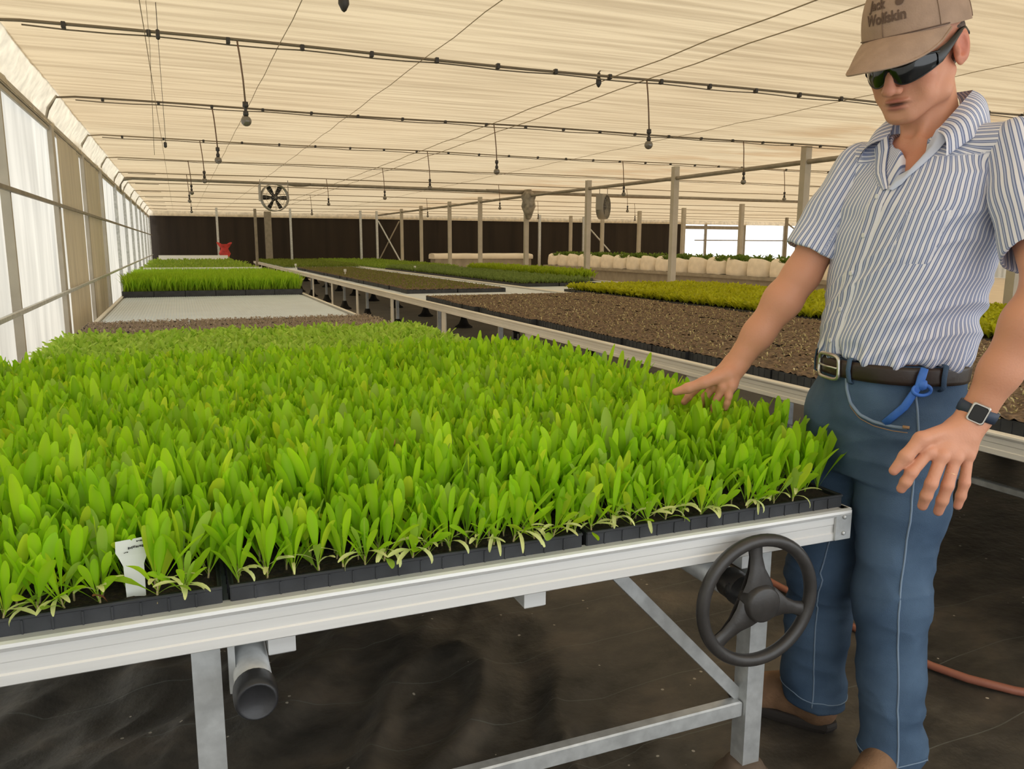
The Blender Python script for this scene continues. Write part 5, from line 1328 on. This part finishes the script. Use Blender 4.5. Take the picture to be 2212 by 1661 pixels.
def subdiv(me, n=1):
    import bmesh
    bm = bmesh.new(); bm.from_mesh(me); bmesh.ops.triangulate(bm, faces=bm.faces[:]); bmesh.ops.subdivide_edges(bm, edges=[e for e in bm.edges if e.calc_length() > .004], cuts=n, use_grid_fill=True); bm.to_mesh(me); bm.free(); return me
for s, cx, cz, size in (('Jack', -.014, .058, .024), ('Wolfskin', .004, .034, .024)):
    obj('lettering', wrap_on_cap(subdiv(text_mesh(s, size, M_capd, ext=.0004, bold=.0006)), cx, cz), None, cap, label='dark brown embroidered lettering')
m = MB()
for x, z, rx, rz in ((.036, .056, .0085, .0065), (.027, .0645, .0028, .0042), (.0335, .0685, .0028, .0042), (.0405, .0680, .0028, .0042), (.046, .0635, .0028, .0042)):
    n = 14; V = [(x, z, .0004)]+[(x+rx*math.cos(t), z+rz*math.sin(t), .0004) for t in np.linspace(0, 2*PI, n, endpoint=False)]
    m.add(V, [(0, 1+i, 1+(i+1) % n) for i in range(n)])
obj('paw_emblem', wrap_on_cap(m.mesh('paw', M_capd), 0, 0), None, cap, label='dark brown paw print emblem')

# sunglasses
M_gl = mat('black_lens', (.006, .007, .008), .12, coat=.3); M_fr = mat('black_frame', (.012, .012, .012), .35)
def gl(x, z, off=0.0):
    y = .1055+off-.055*(abs(x)/.078)**2.6; return hw((x, y, z-.012))
P = []
for x in np.linspace(-.076, .076, 49):
    ax_ = abs(x); top = .019-.004*(ax_/.076)**2; bot = .0-.027*math.sin(min(1, max(0, ax_-.005)/.071)**.60*PI)**.7-.004*(ax_/.076)
    lo_ = min(top-.014, bot); P.append([gl(x, lo_+(top-lo_)*u, .004*math.sin(PI*u)) for u in np.linspace(0, 1, 7)])
P = np.array(P); m = MB().grid(P); m.grid(P-HY*.0025, flip=True)
glasses = obj('sunglasses', m, M_gl, man, label='black wraparound sunglasses')
m = MB(); m.tube(P[:, -1], .0026, 6); m.tube(P[:, 0], .0016, 6); obj('frame', m, M_fr, glasses)
for s in (-1, 1):
    rows = []
    for y, z, h, x in ((.062, -.010, .0125, .0735), (.048, -.005, .013, .0770), (.030, .003, .0095, .0805), (.010, .014, .0068, .083), (-.010, .024, .005, .0835), (-.03, .026, .004, .083), (-.045, .014, .0035, .081)):
        rows.append([hw((s*x, y, z-h)), hw((s*(x+.003), y, z-h*.6)), hw((s*(x+.003), y, z+h*.6)), hw((s*x, y, z+h))])
    R_ = np.array(rows); m = MB().grid(R_, flip=s < 0); m.grid(R_-HX*s*.003, flip=s > 0); obj('temple_arm', m, M_fr, glasses)
# short hair round the ears and nape
Hf = Field(HC-.18, HC+.18, .0034); Hf.ell(hw((0, -.018, .018)), np.array((.0775, .096, .082))*HS, HM, .01)
ax = [Hf.lo[i]+Hf.h*np.arange(Hf.n[i]) for i in range(3)]; p = hl(np.stack(np.meshgrid(*ax, indexing='ij'), -1))
Hf.d = np.maximum(Hf.d, np.maximum(p[..., 1]-(-.022+.5*np.maximum(p[..., 2]-.01, 0)), np.maximum(-.060-p[..., 2], p[..., 2]-.06)).astype(np.float32)*HS)
V, F = Hf.skin(1); obj('hair', fastmesh('hair', V, F, mat('greying_short_hair', (.16, .11, .085), .8, var=.4, vscale=120, bump=.5, bscale=300)), None, man, label='short greying brown hair')
